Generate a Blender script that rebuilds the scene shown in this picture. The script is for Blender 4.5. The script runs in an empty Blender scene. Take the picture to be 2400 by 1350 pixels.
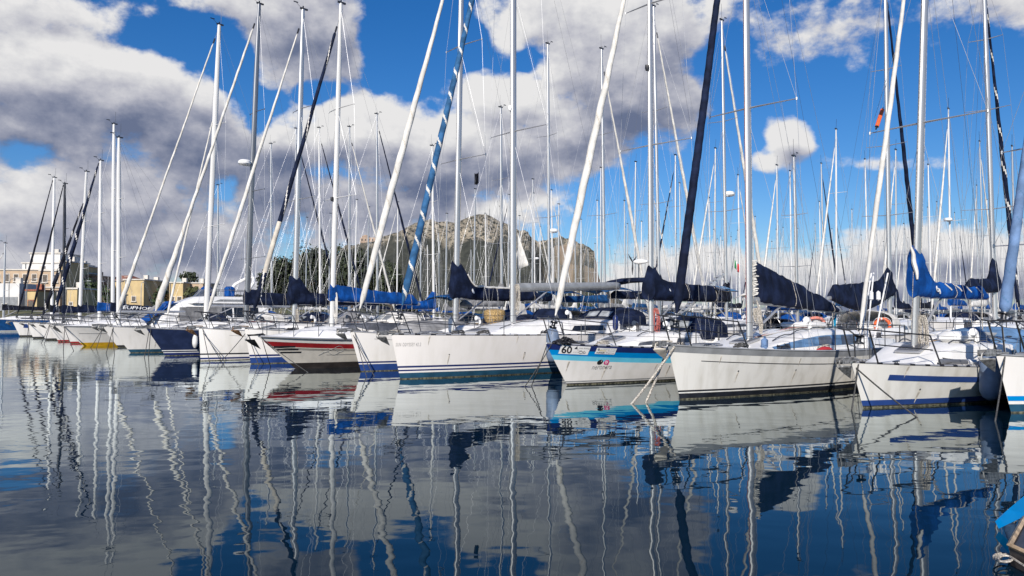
import bpy, math, random
from mathutils import Vector, Matrix, noise
R = math.radians
S = bpy.context.scene
COL = S.collection
random.seed(7)

# ------------------------------------------------------------------ camera
HC, FPX, PITCH = 1.9, 1780.0, R(1.93)          # eye height, focal length in pixels of a 2400 wide picture
cam = bpy.data.cameras.new('camera'); camo = bpy.data.objects.new('camera', cam); COL.objects.link(camo)
cam.sensor_width = 36; cam.lens = FPX / 2400 * 36; cam.clip_end = 30000; cam.clip_start = .05
camo.location = (0, 0, HC); camo.rotation_euler = (R(90) + PITCH, 0, 0)
S.camera = camo
SP, CP = math.sin(PITCH), math.cos(PITCH)

def project(p):
    x, y, z = p[0], p[1], p[2] - HC
    d = y * CP + z * SP
    return 1200 + FPX * x / d, 675 - FPX * (z * CP - y * SP) / d
def ray(px, py):
    v = (675 - py) / FPX
    return Vector(((px - 1200) / FPX, CP - SP * v, SP + CP * v))
def at(px, py, z=0.0):
    d = ray(px, py); return Vector((0, 0, HC)) + d * ((z - HC) / d.z)
def at_depth(px, py, y):
    d = ray(px, py); return Vector((0, 0, HC)) + d * (y / d.y)
def bisect(f, a, b, n=50):
    fa = f(a)
    for _ in range(n):
        m = (a + b) / 2; fm = f(m)
        if (fm > 0) == (fa > 0): a, fa = m, fm
        else: b = m
    return (a + b) / 2

# ------------------------------------------------------------------ light
EXPO = 0.45
S.view_settings.view_transform = 'Standard'; S.view_settings.look = 'None'
S.view_settings.exposure = EXPO; S.view_settings.gamma = 1
SUN_EL, SUN_AZ = R(31), R(180 + 12)             # azimuth clockwise from +Y: the sun stands behind the viewer
sl = bpy.data.lights.new('sun', 'SUN'); so = bpy.data.objects.new('sun', sl); COL.objects.link(so)
sl.energy = 3.9; sl.angle = R(.5); sl.color = (1, .93, .84)
tosun = Vector((math.sin(SUN_AZ) * math.cos(SUN_EL), math.cos(SUN_AZ) * math.cos(SUN_EL), math.sin(SUN_EL)))
so.rotation_euler = tosun.to_track_quat('Z', 'Y').to_euler()

W = bpy.data.worlds.new('World'); S.world = W; W.use_nodes = True
def build_world():
    nt = W.node_tree; nt.nodes.clear(); N = nt.nodes; Lk = nt.links
    def node(tree, t, **k):
        n = tree.nodes.new(t)
        for a, b in k.items(): setattr(n, a, b)
        return n
    def math_n(tree, op, a, b=None, clamp=False):
        n = tree.nodes.new('ShaderNodeMath'); n.operation = op; n.use_clamp = clamp
        for i, v in enumerate((a, b)):
            if v is None: continue
            if isinstance(v, (int, float)): n.inputs[i].default_value = v
            else: tree.links.new(v, n.inputs[i])
        return n.outputs[0]
    # cloud banks as (centre px, centre py, half width, half height, weight) in directions of the sky
    def azel(px, py):
        d = ray(px, py).normalized(); return math.atan2(d.x, d.y), math.asin(d.z)
    banks = [(110, 165, 270, 150, 1.0), (330, 225, 230, 130, 1.0), (450, 230, 150, 90, .9), (270, 150, 190, 80, .8), (60, 300, 230, 110, .7), (440, 320, 180, 140, 1.0), (130, 20, 330, 50, .6),
             (200, 480, 330, 130, .9), (420, 560, 300, 130, .8), (90, 640, 300, 110, .9), (620, 640, 200, 70, .7), (20, 40, 150, 100, .7),
             (670, 60, 220, 135, 1.0), (790, 70, 110, 130, .9), (560, 30, 110, 80, .5),
             (830, 310, 190, 115, 1.0), (930, 320, 150, 120, 1.0), (690, 340, 110, 100, .9), (1010, 400, 200, 120, .9), (660, 450, 140, 100, .8), (860, 500, 260, 90, .8),
             (1150, 250, 110, 105, 1.0), (1240, 240, 130, 90, 1.0), (1180, 370, 200, 110, 1.0), (1330, 320, 170, 110, .9), (1060, 330, 90, 100, .9),
             (1420, 70, 230, 140, 1.1), (1250, 60, 140, 80, .7), (1540, 90, 130, 130, .9), (1470, 220, 170, 120, .9), (1270, 20, 110, 80, .6), (1570, 230, 100, 110, .7), (1350, 150, 130, 110, .8),
             (1130, 510, 190, 60, .7), (1260, 470, 90, 50, .55),
             (1845, 345, 66, 52, 1.0), (1795, 380, 60, 26, .7), (1885, 350, 36, 40, .8),
             (1200, 748, 3200, 42, 1.0), (1640, 625, 200, 65, .9), (1900, 650, 260, 70, .9), (2110, 600, 150, 55, .85), (2230, 590, 150, 60, .95), (2400, 630, 200, 90, .9), (2050, 670, 300, 60, .8), (1480, 665, 200, 60, .7),
             (2020, 382, 120, 20, .30), (1750, 40, 150, 50, .22), (1930, 60, 150, 50, .22), (2350, 10, 180, 50, .45), (1660, 10, 100, 60, .5),
             (1000, -180, 500, 90, .6), (2000, -300, 500, 120, .7), (200, -250, 500, 120, .7), (-400, 300, 300, 300, .8), (2900, 300, 250, 250, .6)]
    gaps = [(400, 75, 110, 55, 1.0), (490, 110, 110, 80, .9), (560, 190, 60, 70, .8), (620, 230, 60, 40, .6), (55, 338, 80, 40, .8), (940, 90, 130, 150, 1.2), (1075, 90, 70, 80, .8), (750, 205, 70, 30, .8), (545, 425, 50, 30, .4), (610, 275, 36, 40, .5), (1250, 125, 60, 36, .8), (650, 590, 70, 40, .35), (1400, 450, 90, 60, .6), (1700, 200, 80, 200, .6)]
    greys = [(330, 345, 330, 125, .8), (150, 345, 170, 80, .4), (30, 240, 110, 90, .5), (420, 265, 150, 80, .3), (480, 400, 200, 90, .4), (250, 620, 420, 100, .85), (150, 480, 260, 60, .25), (560, 540, 200, 100, .6), (120, 5, 340, 50, .6),
             (680, 80, 260, 150, .75), (760, 60, 130, 110, .3), (900, 430, 240, 85, .9), (1000, 470, 150, 60, .5), (700, 420, 130, 110, .5), (820, 520, 300, 60, .5), (640, 330, 80, 80, .3),
             (1200, 395, 190, 65, .9), (1290, 330, 120, 60, .5), (1150, 530, 150, 40, .3), (1540, 270, 170, 110, .9), (1440, 290, 130, 90, .6), (1350, 170, 120, 90, .45), (1400, 20, 220, 60, .4), (1610, 150, 80, 90, .4),
             (1900, 695, 800, 75, .62), (1700, 660, 120, 40, .4), (2020, 640, 130, 45, .4), (2240, 650, 110, 45, .4), (1200, 750, 3000, 55, .7), (1900, 50, 340, 90, .5), (2330, 20, 200, 60, .4), (1860, 385, 70, 26, .45)]
    g = bpy.data.node_groups.new('cloud_field', 'ShaderNodeTree')
    g.interface.new_socket('p', in_out='INPUT', socket_type='NodeSocketVector')
    g.interface.new_socket('d', in_out='OUTPUT', socket_type='NodeSocketFloat')
    g.interface.new_socket('grey', in_out='OUTPUT', socket_type='NodeSocketFloat')
    gi, go = node(g, 'NodeGroupInput'), node(g, 'NodeGroupOutput')
    wn = node(g, 'ShaderNodeTexNoise'); wn.inputs['Scale'].default_value = 9; wn.inputs['Detail'].default_value = 3
    g.links.new(gi.outputs[0], wn.inputs['Vector'])
    def vec(op, a, b):
        n = g.nodes.new('ShaderNodeVectorMath'); n.operation = op
        for i, v in enumerate((a, b)):
            if isinstance(v, tuple): n.inputs[i].default_value = v
            elif v is not None: g.links.new(v, n.inputs[i])
        return n
    w0 = vec('SUBTRACT', wn.outputs['Color'], (.5, .5, .5)).outputs[0]
    w1 = vec('MULTIPLY', w0, (.075, .06, 0)).outputs[0]
    p = vec('ADD', gi.outputs[0], w1).outputs[0]
    def blob(spec):
        px, py, rx, ry, w = spec; a, e = azel(px, py)
        d = vec('SUBTRACT', p, (a, e, 0)).outputs[0]
        d = vec('MULTIPLY', d, (FPX / rx, FPX / ry, 0)).outputs[0]
        l = vec('LENGTH', d, None).outputs['Value']
        return math_n(g, 'MULTIPLY', math_n(g, 'SUBTRACT', 1.0, l), w)
    acc = None
    for sp_ in banks:
        m = blob(sp_)
        if acc is None: acc = m
        else:
            sm = node(g, 'ShaderNodeMath', operation='SMOOTH_MAX'); sm.inputs[2].default_value = .18
            g.links.new(acc, sm.inputs[0]); g.links.new(m, sm.inputs[1]); acc = sm.outputs[0]
    for sp_ in gaps: acc = math_n(g, 'SUBTRACT', acc, math_n(g, 'MAXIMUM', blob(sp_), 0.))
    def fbm(scale, detail, rough, amp):
        n = node(g, 'ShaderNodeTexNoise'); n.inputs['Scale'].default_value = scale; n.inputs['Detail'].default_value = detail; n.inputs['Roughness'].default_value = rough
        mp = vec('MULTIPLY', gi.outputs[0], (1, 1.35, 1)).outputs[0]
        g.links.new(mp, n.inputs['Vector'])
        return math_n(g, 'MULTIPLY', math_n(g, 'SUBTRACT', n.outputs['Fac'], .5), amp)
    acc = math_n(g, 'ADD', acc, fbm(13, 4, .5, .9))
    acc = math_n(g, 'ADD', acc, fbm(34, 9, .62, .85))
    g.links.new(acc, go.inputs[0])
    gr = None
    for sp_ in greys:
        px, py, rx, ry, w = sp_
        m = math_n(g, 'MAXIMUM', blob((px, py, rx * 1.25, ry * 1.3, 1.0)), 0.)
        m = math_n(g, 'MULTIPLY', math_n(g, 'MULTIPLY', m, math_n(g, 'SUBTRACT', 2.0, m)), w * .62)
        gr = m if gr is None else math_n(g, 'ADD', gr, m)
    gr = math_n(g, 'ADD', gr, fbm(12, 5, .52, .62))
    g.links.new(gr, go.inputs[1])
    # directions
    tc = node(nt, 'ShaderNodeTexCoord'); sx = node(nt, 'ShaderNodeSeparateXYZ'); Lk.new(tc.outputs['Generated'], sx.inputs[0])
    az = math_n(nt, 'ARCTAN2', sx.outputs[0], sx.outputs[1]); el = math_n(nt, 'ARCSINE', sx.outputs[2])
    cv = node(nt, 'ShaderNodeCombineXYZ'); Lk.new(az, cv.inputs[0]); Lk.new(el, cv.inputs[1])
    def field(off):
        n = node(nt, 'ShaderNodeGroup'); n.node_tree = g
        if off:
            o = node(nt, 'ShaderNodeVectorMath', operation='ADD'); o.inputs[1].default_value = off
            Lk.new(cv.outputs[0], o.inputs[0]); Lk.new(o.outputs[0], n.inputs[0])
        else: Lk.new(cv.outputs[0], n.inputs[0])
        return n.outputs
    def ramp(v, a, b, c=0., d=1.):
        n = node(nt, 'ShaderNodeMapRange', interpolation_type='SMOOTHSTEP'); Lk.new(v, n.inputs['Value'])
        for k, x in zip(('From Min', 'From Max', 'To Min', 'To Max'), (a, b, c, d)): n.inputs[k].default_value = x
        return n.outputs['Result']
    f0, f1 = field(None), field((-.008, .020, 0))
    alpha = ramp(f0[0], -.06, .34)
    relief = math_n(nt, 'MULTIPLY', math_n(nt, 'SUBTRACT', f1[0], f0[0]), .8)     # billows: turned from the light or towards it
    k = math_n(nt, 'ADD', math_n(nt, 'MULTIPLY', f0[1], .80), relief)
    k = math_n(nt, 'ADD', k, ramp(f0[0], .1, 1.1, .02, .26), clamp=True)
    cr = node(nt, 'ShaderNodeValToRGB'); Lk.new(k, cr.inputs[0])
    e = cr.color_ramp.elements
    def lin(r, g_, b): return tuple(((c / 255) / 12.92 if c < 11 else ((c / 255 + .055) / 1.055) ** 2.4) for c in (r, g_, b)) + (1,)
    e[0].position = 0; e[0].color = lin(232, 231, 231)
    e[1].position = 1; e[1].color = lin(104, 115, 143)
    for pos, c in ((.18, lin(216, 216, 219)), (.42, lin(188, 189, 199)), (.7, lin(147, 152, 171))):
        x = e.new(pos); x.color = c
    sc = node(nt, 'ShaderNodeVectorMath', operation='SCALE'); Lk.new(cr.outputs[0], sc.inputs[0]); sc.inputs['Scale'].default_value = 10 / 2 ** EXPO
    sky = node(nt, 'ShaderNodeTexSky', sky_type='NISHITA', sun_disc=False); sky.sun_elevation = SUN_EL; sky.sun_rotation = SUN_AZ
    sky.air_density = 1.0; sky.dust_density = .35; sky.ozone_density = 2.6
    hs = node(nt, 'ShaderNodeHueSaturation'); hs.inputs['Saturation'].default_value = 1.38; hs.inputs['Value'].default_value = .80; Lk.new(sky.outputs[0], hs.inputs['Color'])
    tint = node(nt, 'ShaderNodeVectorMath', operation='MULTIPLY'); tint.inputs[1].default_value = (.62, .74, .94); Lk.new(hs.outputs[0], tint.inputs[0])
    mx = node(nt, 'ShaderNodeMix', data_type='RGBA'); Lk.new(alpha, mx.inputs['Factor']); Lk.new(tint.outputs[0], mx.inputs['A']); Lk.new(sc.outputs[0], mx.inputs['B'])
    bg = node(nt, 'ShaderNodeBackground'); bg.inputs['Strength'].default_value = .1; Lk.new(mx.outputs['Result'], bg.inputs['Color'])
    out = node(nt, 'ShaderNodeOutputWorld'); Lk.new(bg.outputs[0], out.inputs[0])
    W.cycles.sampling_method = 'MANUAL'; W.cycles.sample_map_resolution = 512
build_world()
S.cycles.max_bounces = 6; S.cycles.glossy_bounces = 4; S.cycles.diffuse_bounces = 2; S.cycles.transparent_max_bounces = 4
S.cycles.caustics_reflective = False; S.cycles.caustics_refractive = False

# ------------------------------------------------------------------ materials
M = {}
def mat(name, col, rough=.5, metal=0., var=.06, scale=3., bump=0., bscale=30., stretch=(1, 1, 1), spec=None, col2=None, ramp=(.4, .65), coat=0., bdist=.01, detail=4):
    m = bpy.data.materials.new(name); m.use_nodes = True; nt = m.node_tree; b = nt.nodes['Principled BSDF']
    b.inputs['Roughness'].default_value = rough; b.inputs['Metallic'].default_value = metal
    if spec is not None: b.inputs['Specular IOR Level'].default_value = spec
    if coat: b.inputs['Coat Weight'].default_value = coat; b.inputs['Coat Roughness'].default_value = .08
    tc = nt.nodes.new('ShaderNodeTexCoord'); mp = nt.nodes.new('ShaderNodeMapping'); mp.inputs['Scale'].default_value = stretch
    nt.links.new(tc.outputs['Object'], mp.inputs[0])
    nz = nt.nodes.new('ShaderNodeTexNoise'); nz.inputs['Scale'].default_value = scale; nz.inputs['Detail'].default_value = detail; nt.links.new(mp.outputs[0], nz.inputs['Vector'])
    rp = nt.nodes.new('ShaderNodeValToRGB'); nt.links.new(nz.outputs['Fac'], rp.inputs[0])
    c = Vector(col)
    c2 = Vector(col2) if col2 else c * (1 - var * 2)
    rp.color_ramp.elements[0].position = ramp[0]; rp.color_ramp.elements[0].color = (*c2, 1)
    rp.color_ramp.elements[1].position = ramp[1]; rp.color_ramp.elements[1].color = (*[min(1, x * (1 + (var if not col2 else 0))) for x in c], 1)
    nt.links.new(rp.outputs[0], b.inputs['Base Color'])
    if bump:
        n2 = nt.nodes.new('ShaderNodeTexNoise'); n2.inputs['Scale'].default_value = bscale; n2.inputs['Detail'].default_value = 3; nt.links.new(mp.outputs[0], n2.inputs['Vector'])
        bp = nt.nodes.new('ShaderNodeBump'); bp.inputs['Strength'].default_value = bump; bp.inputs['Distance'].default_value = bdist
        nt.links.new(n2.outputs['Fac'], bp.inputs['Height']); nt.links.new(bp.outputs[0], b.inputs['Normal'])
    M[name] = m; return m
DIRT = dict(stretch=(1.6, 1.6, .16), scale=2.6, ramp=(.30, .56), detail=9)
mat('white_hull', (.80, .78, .75), .22, coat=.3, col2=(.715, .695, .655), bump=.06, bscale=1.6, bdist=.04, **DIRT)
mat('warm_hull', (.83, .795, .76), .2, coat=.3, col2=(.775, .74, .695), bump=.06, bscale=1.6, bdist=.04, **DIRT)
mat('old_hull', (.72, .71, .67), .35, col2=(.58, .565, .515), bump=.08, bscale=1.6, bdist=.04, **DIRT)
mat('beige_hull', (.68, .64, .57), .28, coat=.2, col2=(.58, .55, .49), bump=.06, bscale=1.6, bdist=.04, **DIRT)
mat('navy_hull', (.022, .034, .085), .16, coat=.4, var=.12)
mat('blue_hull', (.015, .085, .26), .2, coat=.3, var=.1)
mat('deck_white', (.80, .79, .77), .45, var=.05, scale=6)
mat('deck_grey', (.42, .43, .44), .6, var=.08, scale=9)
mat('cabin_white', (.82, .81, .79), .32, var=.04, scale=2.5)
mat('teak', (.24, .19, .145), .7, var=.2, scale=14, stretch=(.2, 4, 4))
mat('navy_paint', (.014, .028, .13), .28, var=.08)
mat('blue_paint', (.024, .06, .22), .28, var=.08)
mat('teal_paint', (.02, .075, .13), .35, var=.12)
mat('sky_paint', (.0, .24, .62), .28, var=.04)
mat('aqua_paint', (.13, .55, .74), .28, var=.04)
mat('red_paint', (.33, .02, .026), .28, var=.1)
mat('black_paint', (.018, .02, .026), .35, var=.2)
mat('brown_paint', (.05, .042, .04), .4, var=.2)
mat('yellow_paint', (.62, .36, .02), .35, var=.1)
mat('white_paint', (.82, .82, .81), .3, var=.03)
mat('grey_paint', (.26, .27, .28), .4, var=.1)
mat('stain', (.62, .57, .49), .6, var=.2, scale=9)
mat('scum', (.16, .15, .10), .8, var=.35, scale=14)
mat('weed', (.03, .035, .03), .8, var=.4, scale=20)
mat('alu', (.56, .56, .56), .34, .6, var=.06, scale=2, stretch=(1, 1, .1))
mat('alu_dark', (.28, .29, .31), .34, .6, var=.1, scale=2, stretch=(1, 1, .1))
mat('mast_white', (.74, .735, .72), .3, var=.05, scale=1.2, stretch=(1, 1, .2))
mat('mast_black', (.03, .032, .04), .3, var=.2)
mat('boom_grey', (.36, .37, .375), .4, .3, var=.1)
mat('steel', (.20, .20, .21), .3, .85, var=.15)
mat('steel_dark', (.07, .072, .078), .35, .7, var=.2)
mat('wire', (.34, .35, .37), .4, .5, var=.1)
mat('wire_dark', (.05, .055, .07), .5, .2, var=.1)
CV = dict(spec=.12, bump=.7, bscale=5, bdist=.03)
mat('navy_canvas', (.010, .0165, .043), .8, var=.25, **CV)
mat('black_canvas', (.016, .018, .03), .85, var=.3, **CV)
mat('royal_canvas', (.006, .07, .29), .75, var=.2, **CV)
mat('mid_canvas', (.015, .075, .20), .75, var=.2, **CV)
mat('pale_blue_canvas', (.16, .26, .45), .8, var=.15, **CV)
mat('slate_blue_canvas', (.12, .23, .40), .8, var=.15, **CV)
mat('spiral_blue', (.04, .13, .28), .8, var=.2, **CV)
mat('grey_canvas', (.26, .26, .265), .85, var=.15, **CV)
mat('tan_canvas', (.40, .32, .22), .85, var=.15, **CV)
mat('white_canvas', (.69, .67, .625), .8, var=.08, **CV)
mat('cream_canvas', (.60, .55, .47), .8, var=.1, **CV)
mat('glass_dark', (.018, .02, .026), .08, var=.2, spec=.7)
mat('window_grey', (.10, .105, .12), .12, var=.2, spec=.6)
mat('clear_vinyl', (.36, .38, .39), .2, var=.25, spec=.5)
mat('lens_white', (.84, .84, .83), .3, var=.02)
mat('rope_dark', (.075, .075, .075), .9, var=.3, scale=40)
mat('rope_pale', (.50, .46, .40), .9, var=.3, scale=40)
mat('rope_ochre', (.52, .36, .16), .9, var=.3, scale=40)
mat('rope_red', (.45, .12, .10), .9, var=.3, scale=40)
mat('rope_cyan', (.0, .27, .48), .85, var=.25, scale=30)
mat('fender_blue', (.17, .23, .34), .5, var=.12)
mat('fender_white', (.7, .7, .68), .5, var=.08)
mat('orange', (.80, .13, .03), .5, var=.12, scale=8)
mat('salmon', (.72, .26, .20), .6, var=.12, scale=8)
mat('wicker', (.46, .31, .13), .8, var=.3, scale=30, bump=.6, bscale=40)
mat('galv', (.36, .355, .345), .5, .5, var=.25, scale=14)
mat('rust', (.30, .17, .09), .7, .2, var=.35, scale=14)
mat('wood_light', (.50, .36, .22), .55, var=.2, scale=10)
mat('ink', (.02, .02, .025), .4, var=.1)
mat('ink_grey', (.30, .30, .30), .4, var=.05)
mat('ink_pale', (.30, .29, .28), .4, var=.05)
mat('pink', (.62, .07, .22), .4, var=.05)
mat('ochre_ink', (.75, .55, .05), .4, var=.05)
mat('flag_green', (.02, .25, .08), .7, var=.1); mat('flag_red', (.5, .03, .04), .7, var=.1)

# ------------------------------------------------------------------ mesh builder
class MB:
    def __init__(s): s.v = []; s.f = []; s.m = []
    def face(s, idx, m=0): s.f.append(idx); s.m.append(m)
    def rings(s, rings, m=0, closed=True, caps=True, mf=None):
        b = len(s.v); n = len(rings[0])
        for r in rings: s.v.extend(r)
        for i in range(len(rings) - 1):
            for j in range(n if closed else n - 1):
                k = (j + 1) % n
                s.face((b + i * n + j, b + i * n + k, b + (i + 1) * n + k, b + (i + 1) * n + j), mf(i, j) if mf else m)
        if caps and closed:
            s.face(tuple(b + j for j in range(n - 1, -1, -1)), mf(0, 0) if mf else m)
            e = b + (len(rings) - 1) * n
            s.face(tuple(e + j for j in range(n)), mf(len(rings) - 2, 0) if mf else m)
        return s
    def tube(s, pts, r, n=6, m=0, mf=None, ry=None, caps=True, up=None):
        pts = [Vector(p) for p in pts]; rings = []; ref = None
        for i, p in enumerate(pts):
            t = (pts[min(i + 1, len(pts) - 1)] - pts[max(i - 1, 0)])
            t = t.normalized() if t.length > 1e-9 else Vector((0, 0, 1))
            if ref is None:
                ref = Vector(up) if up else (Vector((1, 0, 0)) if abs(t.x) < .8 else Vector((0, 1, 0)))
            a = ref - t * ref.dot(t)
            a = a.normalized() if a.length > 1e-6 else t.orthogonal().normalized()
            b = t.cross(a); ref = a
            ring = []
            for j in range(n):
                w = 2 * math.pi * j / n
                rr = r(i, j) if callable(r) else (r[i] if isinstance(r, (list, tuple)) else r)
                q = rr if ry is None else rr * ry
                ring.append(p + a * (rr * math.cos(w)) + b * (q * math.sin(w)))
            rings.append(ring)
        return s.rings(rings, m, True, caps, mf)
    def box(s, c, size, m=0, rot=None, bev=0.):
        x, y, z = (k / 2 for k in size); c = Vector(c)
        if bev > 0:
            bv = min(bev, x * .9, y * .9, z * .9)
            def rect(xx, yy, zz): return [Vector(q) for q in ((-xx, -yy + bv, zz), (-xx + bv, -yy, zz), (xx - bv, -yy, zz), (xx, -yy + bv, zz), (xx, yy - bv, zz), (xx - bv, yy, zz), (-xx + bv, yy, zz), (-xx, yy - bv, zz))]
            rg = [rect(x - bv, y - bv, -z), rect(x, y, -z + bv), rect(x, y, z - bv), rect(x - bv, y - bv, z)]
        else:
            rg = [[Vector((-x, -y, k)), Vector((x, -y, k)), Vector((x, y, k)), Vector((-x, y, k))] for k in (-z, z)]
        if rot is not None: rg = [[rot @ q for q in r] for r in rg]
        return s.rings([[q + c for q in r] for r in rg], m)
    def grid(s, rows, m=0, mf=None): return s.rings(rows, m, False, False, mf)
    def lathe(s, prof, c=(0, 0, 0), n=12, m=0, mf=None, axis='z'):
        c = Vector(c); rg = []
        for (r, h) in prof:
            ring = []
            for j in range(n):
                w = 2 * math.pi * j / n; a, b = r * math.cos(w), r * math.sin(w)
                ring.append(c + (Vector((a, b, h)) if axis == 'z' else Vector((h, a, b)) if axis == 'x' else Vector((b, h, a))))
            rg.append(ring)
        return s.rings(rg, m, True, True, mf)
    def poly(s, pts, m=0):
        b = len(s.v); s.v.extend(Vector(p) for p in pts); s.face(tuple(range(b, b + len(pts))), m); return s
    def prism(s, pts, off, m=0):
        off = Vector(off); return s.rings([[Vector(p) for p in pts], [Vector(p) + off for p in pts]], m)
    def add(s, vs, fs, m=0):
        b = len(s.v); s.v.extend(vs)
        for f in fs: s.face(tuple(b + i for i in f), m)
        return s
    def build(s, name, mats, parent=None, smooth=True, ang=38, loc=None):
        me = bpy.data.meshes.new(name); me.from_pydata([tuple(v) for v in s.v], [], s.f)
        if not isinstance(mats, (list, tuple)): mats = [mats]
        for x in mats: me.materials.append(M[x] if isinstance(x, str) else x)
        me.polygons.foreach_set('material_index', s.m)
        if smooth:
            me.polygons.foreach_set('use_smooth', [True] * len(s.f)); me.set_sharp_from_angle(angle=R(ang))
        me.update()
        o = bpy.data.objects.new(name, me); COL.objects.link(o)
        if parent: o.parent = parent
        if loc is not None: o.location = loc
        return o
def tag(o, label=None, cat=None, group=None, kind=None):
    if label: o['label'] = label
    if cat: o['category'] = cat
    if group: o['group'] = group
    if kind: o['kind'] = kind
    return o
def empty(name, loc, rz=0., label=None, cat=None, group=None):
    o = bpy.data.objects.new(name, None); COL.objects.link(o); o.location = loc; o.rotation_euler = (0, 0, rz); o.empty_display_size = .3
    return tag(o, label, cat, group)
KIDS = {}
def copy_tree(o, parent=None):
    c = o.copy(); COL.objects.link(c); c.parent = parent
    for ch in list(o.children): copy_tree(ch, c)
    return c
def sstep(a, b, x):
    t = max(0., min(1., (x - a) / (b - a))); return t * t * (3 - 2 * t)
def lerp(a, b, t): return a + (b - a) * t
def text_geo(body, height, width=None, shear=0., bold=0., space=1.):
    cu = bpy.data.curves.new('lettering', 'FONT'); cu.body = body; cu.size = 1; cu.shear = shear; cu.offset = bold; cu.space_character = space; cu.resolution_u = 3
    o = bpy.data.objects.new('lettering', cu); COL.objects.link(o)
    me = bpy.data.meshes.new_from_object(o.evaluated_get(bpy.context.evaluated_depsgraph_get()))
    vs = [v.co.copy() for v in me.vertices]; fs = [tuple(p.vertices) for p in me.polygons]
    bpy.data.objects.remove(o); bpy.data.curves.remove(cu); bpy.data.meshes.remove(me)
    x0, x1 = min(v.x for v in vs), max(v.x for v in vs); y0, y1 = min(v.y for v in vs), max(v.y for v in vs)
    k = height / (y1 - y0); kx = width / (x1 - x0) if width else k
    return [((v.x - x0) * kx, (v.y - y0) * k) for v in vs], fs
# ------------------------------------------------------------------ sailing boats
class Hull:
    """bow at x = 0 (stem at deck), x runs aft, camera side is -y, z = 0 at the waterline"""
    def __init__(h, L=10.5, B=3.4, fb=1.25, fm=.98, fs=.95, rake=.5, srake=.35, tw=.72, sm=.56, p0=1.5, p1=2.15, gw=.9):
        h.__dict__.update(L=L, B=B, fb=fb, fm=fm, fs=fs, rake=rake, srake=srake, tw=tw, sm=sm, p0=p0, p1=p1, gw=gw)
    def sheer(h, s):
        z = h.fm
        if s < .62: z += (h.fb - h.fm) * (1 - s / .62) ** 2
        else: z += (h.fs - h.fm) * ((s - .62) / .38) ** 2
        return z
    def xs(h, z):
        return h.rake * (1 - max(z, -.6) / h.fb) , h.L - h.srake * max(0, z) / h.fs
    def half(h, s, z):
        Z = h.sheer(s); t = max(0., min(1., z / Z))
        p = lerp(h.p0, h.p1, t)
        if s < h.sm: f = 1 - (1 - s / h.sm) ** p
        else: f = 1 - (1 - h.tw) * ((s - h.sm) / (1 - h.sm)) ** 2
        g = h.gw + (1 - h.gw) * t ** .7
        if z < 0: g *= 1 - .5 * min(1, -z / .6)
        return h.B / 2 * f * g
    def pt(h, s, z, side, off=0.):
        a, b = h.xs(z)
        return Vector((a + s * (b - a), side * (h.half(s, z) + off), z))
    def s_of(h, x, z):
        a, b = h.xs(z); return max(0., min(1., (x - a) / (b - a)))
    def deckz(h, x): return h.sheer(h.s_of(x, h.fm))
    def deckhw(h, x):
        s = h.s_of(x, h.deckz(x)); return h.half(s, h.sheer(s))
    def on(h, x, z, side, off=0.): return h.pt(h.s_of(x, z), z, side, off)

def hull_mesh(h, bands, lod):
    """bands: bottom-up [(kind, value, material index of the strip below it)]; 'w' above water, 's' below the sheer"""
    st = [0, .006, .014, .026, .042, .062, .085, .11, .14, .17, .205, .24, .28, .32, .36, .4, .44, .48, .52, .56, .6, .64, .68, .72, .76, .8, .84, .88, .92, .96, 1] if lod < 2 else [0, .02, .07, .15, .25, .38, .5, .62, .75, .88, 1]
    mb = MB(); lev = []
    for i, (k, v, m) in enumerate(bands):
        if i == 0: lev.append((k, v, k, v, 0, m)); continue
        pk, pv = bands[i - 1][:2]
        n = 7 if (pk != k and lod < 2) else (3 if pk != k else 1)
        for j in range(1, n + 1): lev.append((pk, pv, k, v, j / n, m))
    def zz(l, Z):
        a = l[1] if l[0] == 'w' else Z - l[1]; b = l[3] if l[2] == 'w' else Z - l[3]
        return lerp(a, b, l[4])
    rows = {}
    for side in (-1, 1):
        rw = []
        for l in lev: rw.append([h.pt(s, zz(l, h.sheer(s)), side) for s in st])
        rows[side] = rw
        for i in range(len(rw) - 1):
            b = len(mb.v); n = len(st); mb.v.extend(rw[i]); mb.v.extend(rw[i + 1])
            for j in range(n - 1):
                q = (b + j, b + j + 1, b + n + j + 1, b + n + j)
                mb.face(q if side < 0 else q[::-1], lev[i + 1][5])
    for i in range(len(lev) - 1):
        mb.poly([rows[-1][i][-1], rows[1][i][-1], rows[1][i + 1][-1], rows[-1][i + 1][-1]], lev[i + 1][5])
    # weld
    return mb
def weld(o, d=.0005):
    import bmesh
    bm = bmesh.new(); bm.from_mesh(o.data); bmesh.ops.remove_doubles(bm, verts=bm.verts, dist=d); bm.to_mesh(o.data); bm.free()
    o.data.polygons.foreach_set('use_smooth', [True] * len(o.data.polygons)); o.data.set_sharp_from_angle(angle=R(40))
def strip(mb, h, x0, x1, top, bot, kind, m, off=.007, taper=0., sides=(-1, 1)):
    """a painted line on the topsides between x0 and x1"""
    n = 40
    for side in sides:
        ra, rb = [], []
        for i in range(n + 1):
            x = lerp(x0, x1, i / n); Z = h.deckz(x)
            a, b = (Z - top, Z - bot) if kind == 's' else (top, bot)
            if taper: b = lerp(a, b, min(1, (i / n) / taper))
            ra.append(h.on(x, a, side, off)); rb.append(h.on(x, b, side, off))
        mb.grid([ra, rb] if side > 0 else [rb, ra], m)

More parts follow.
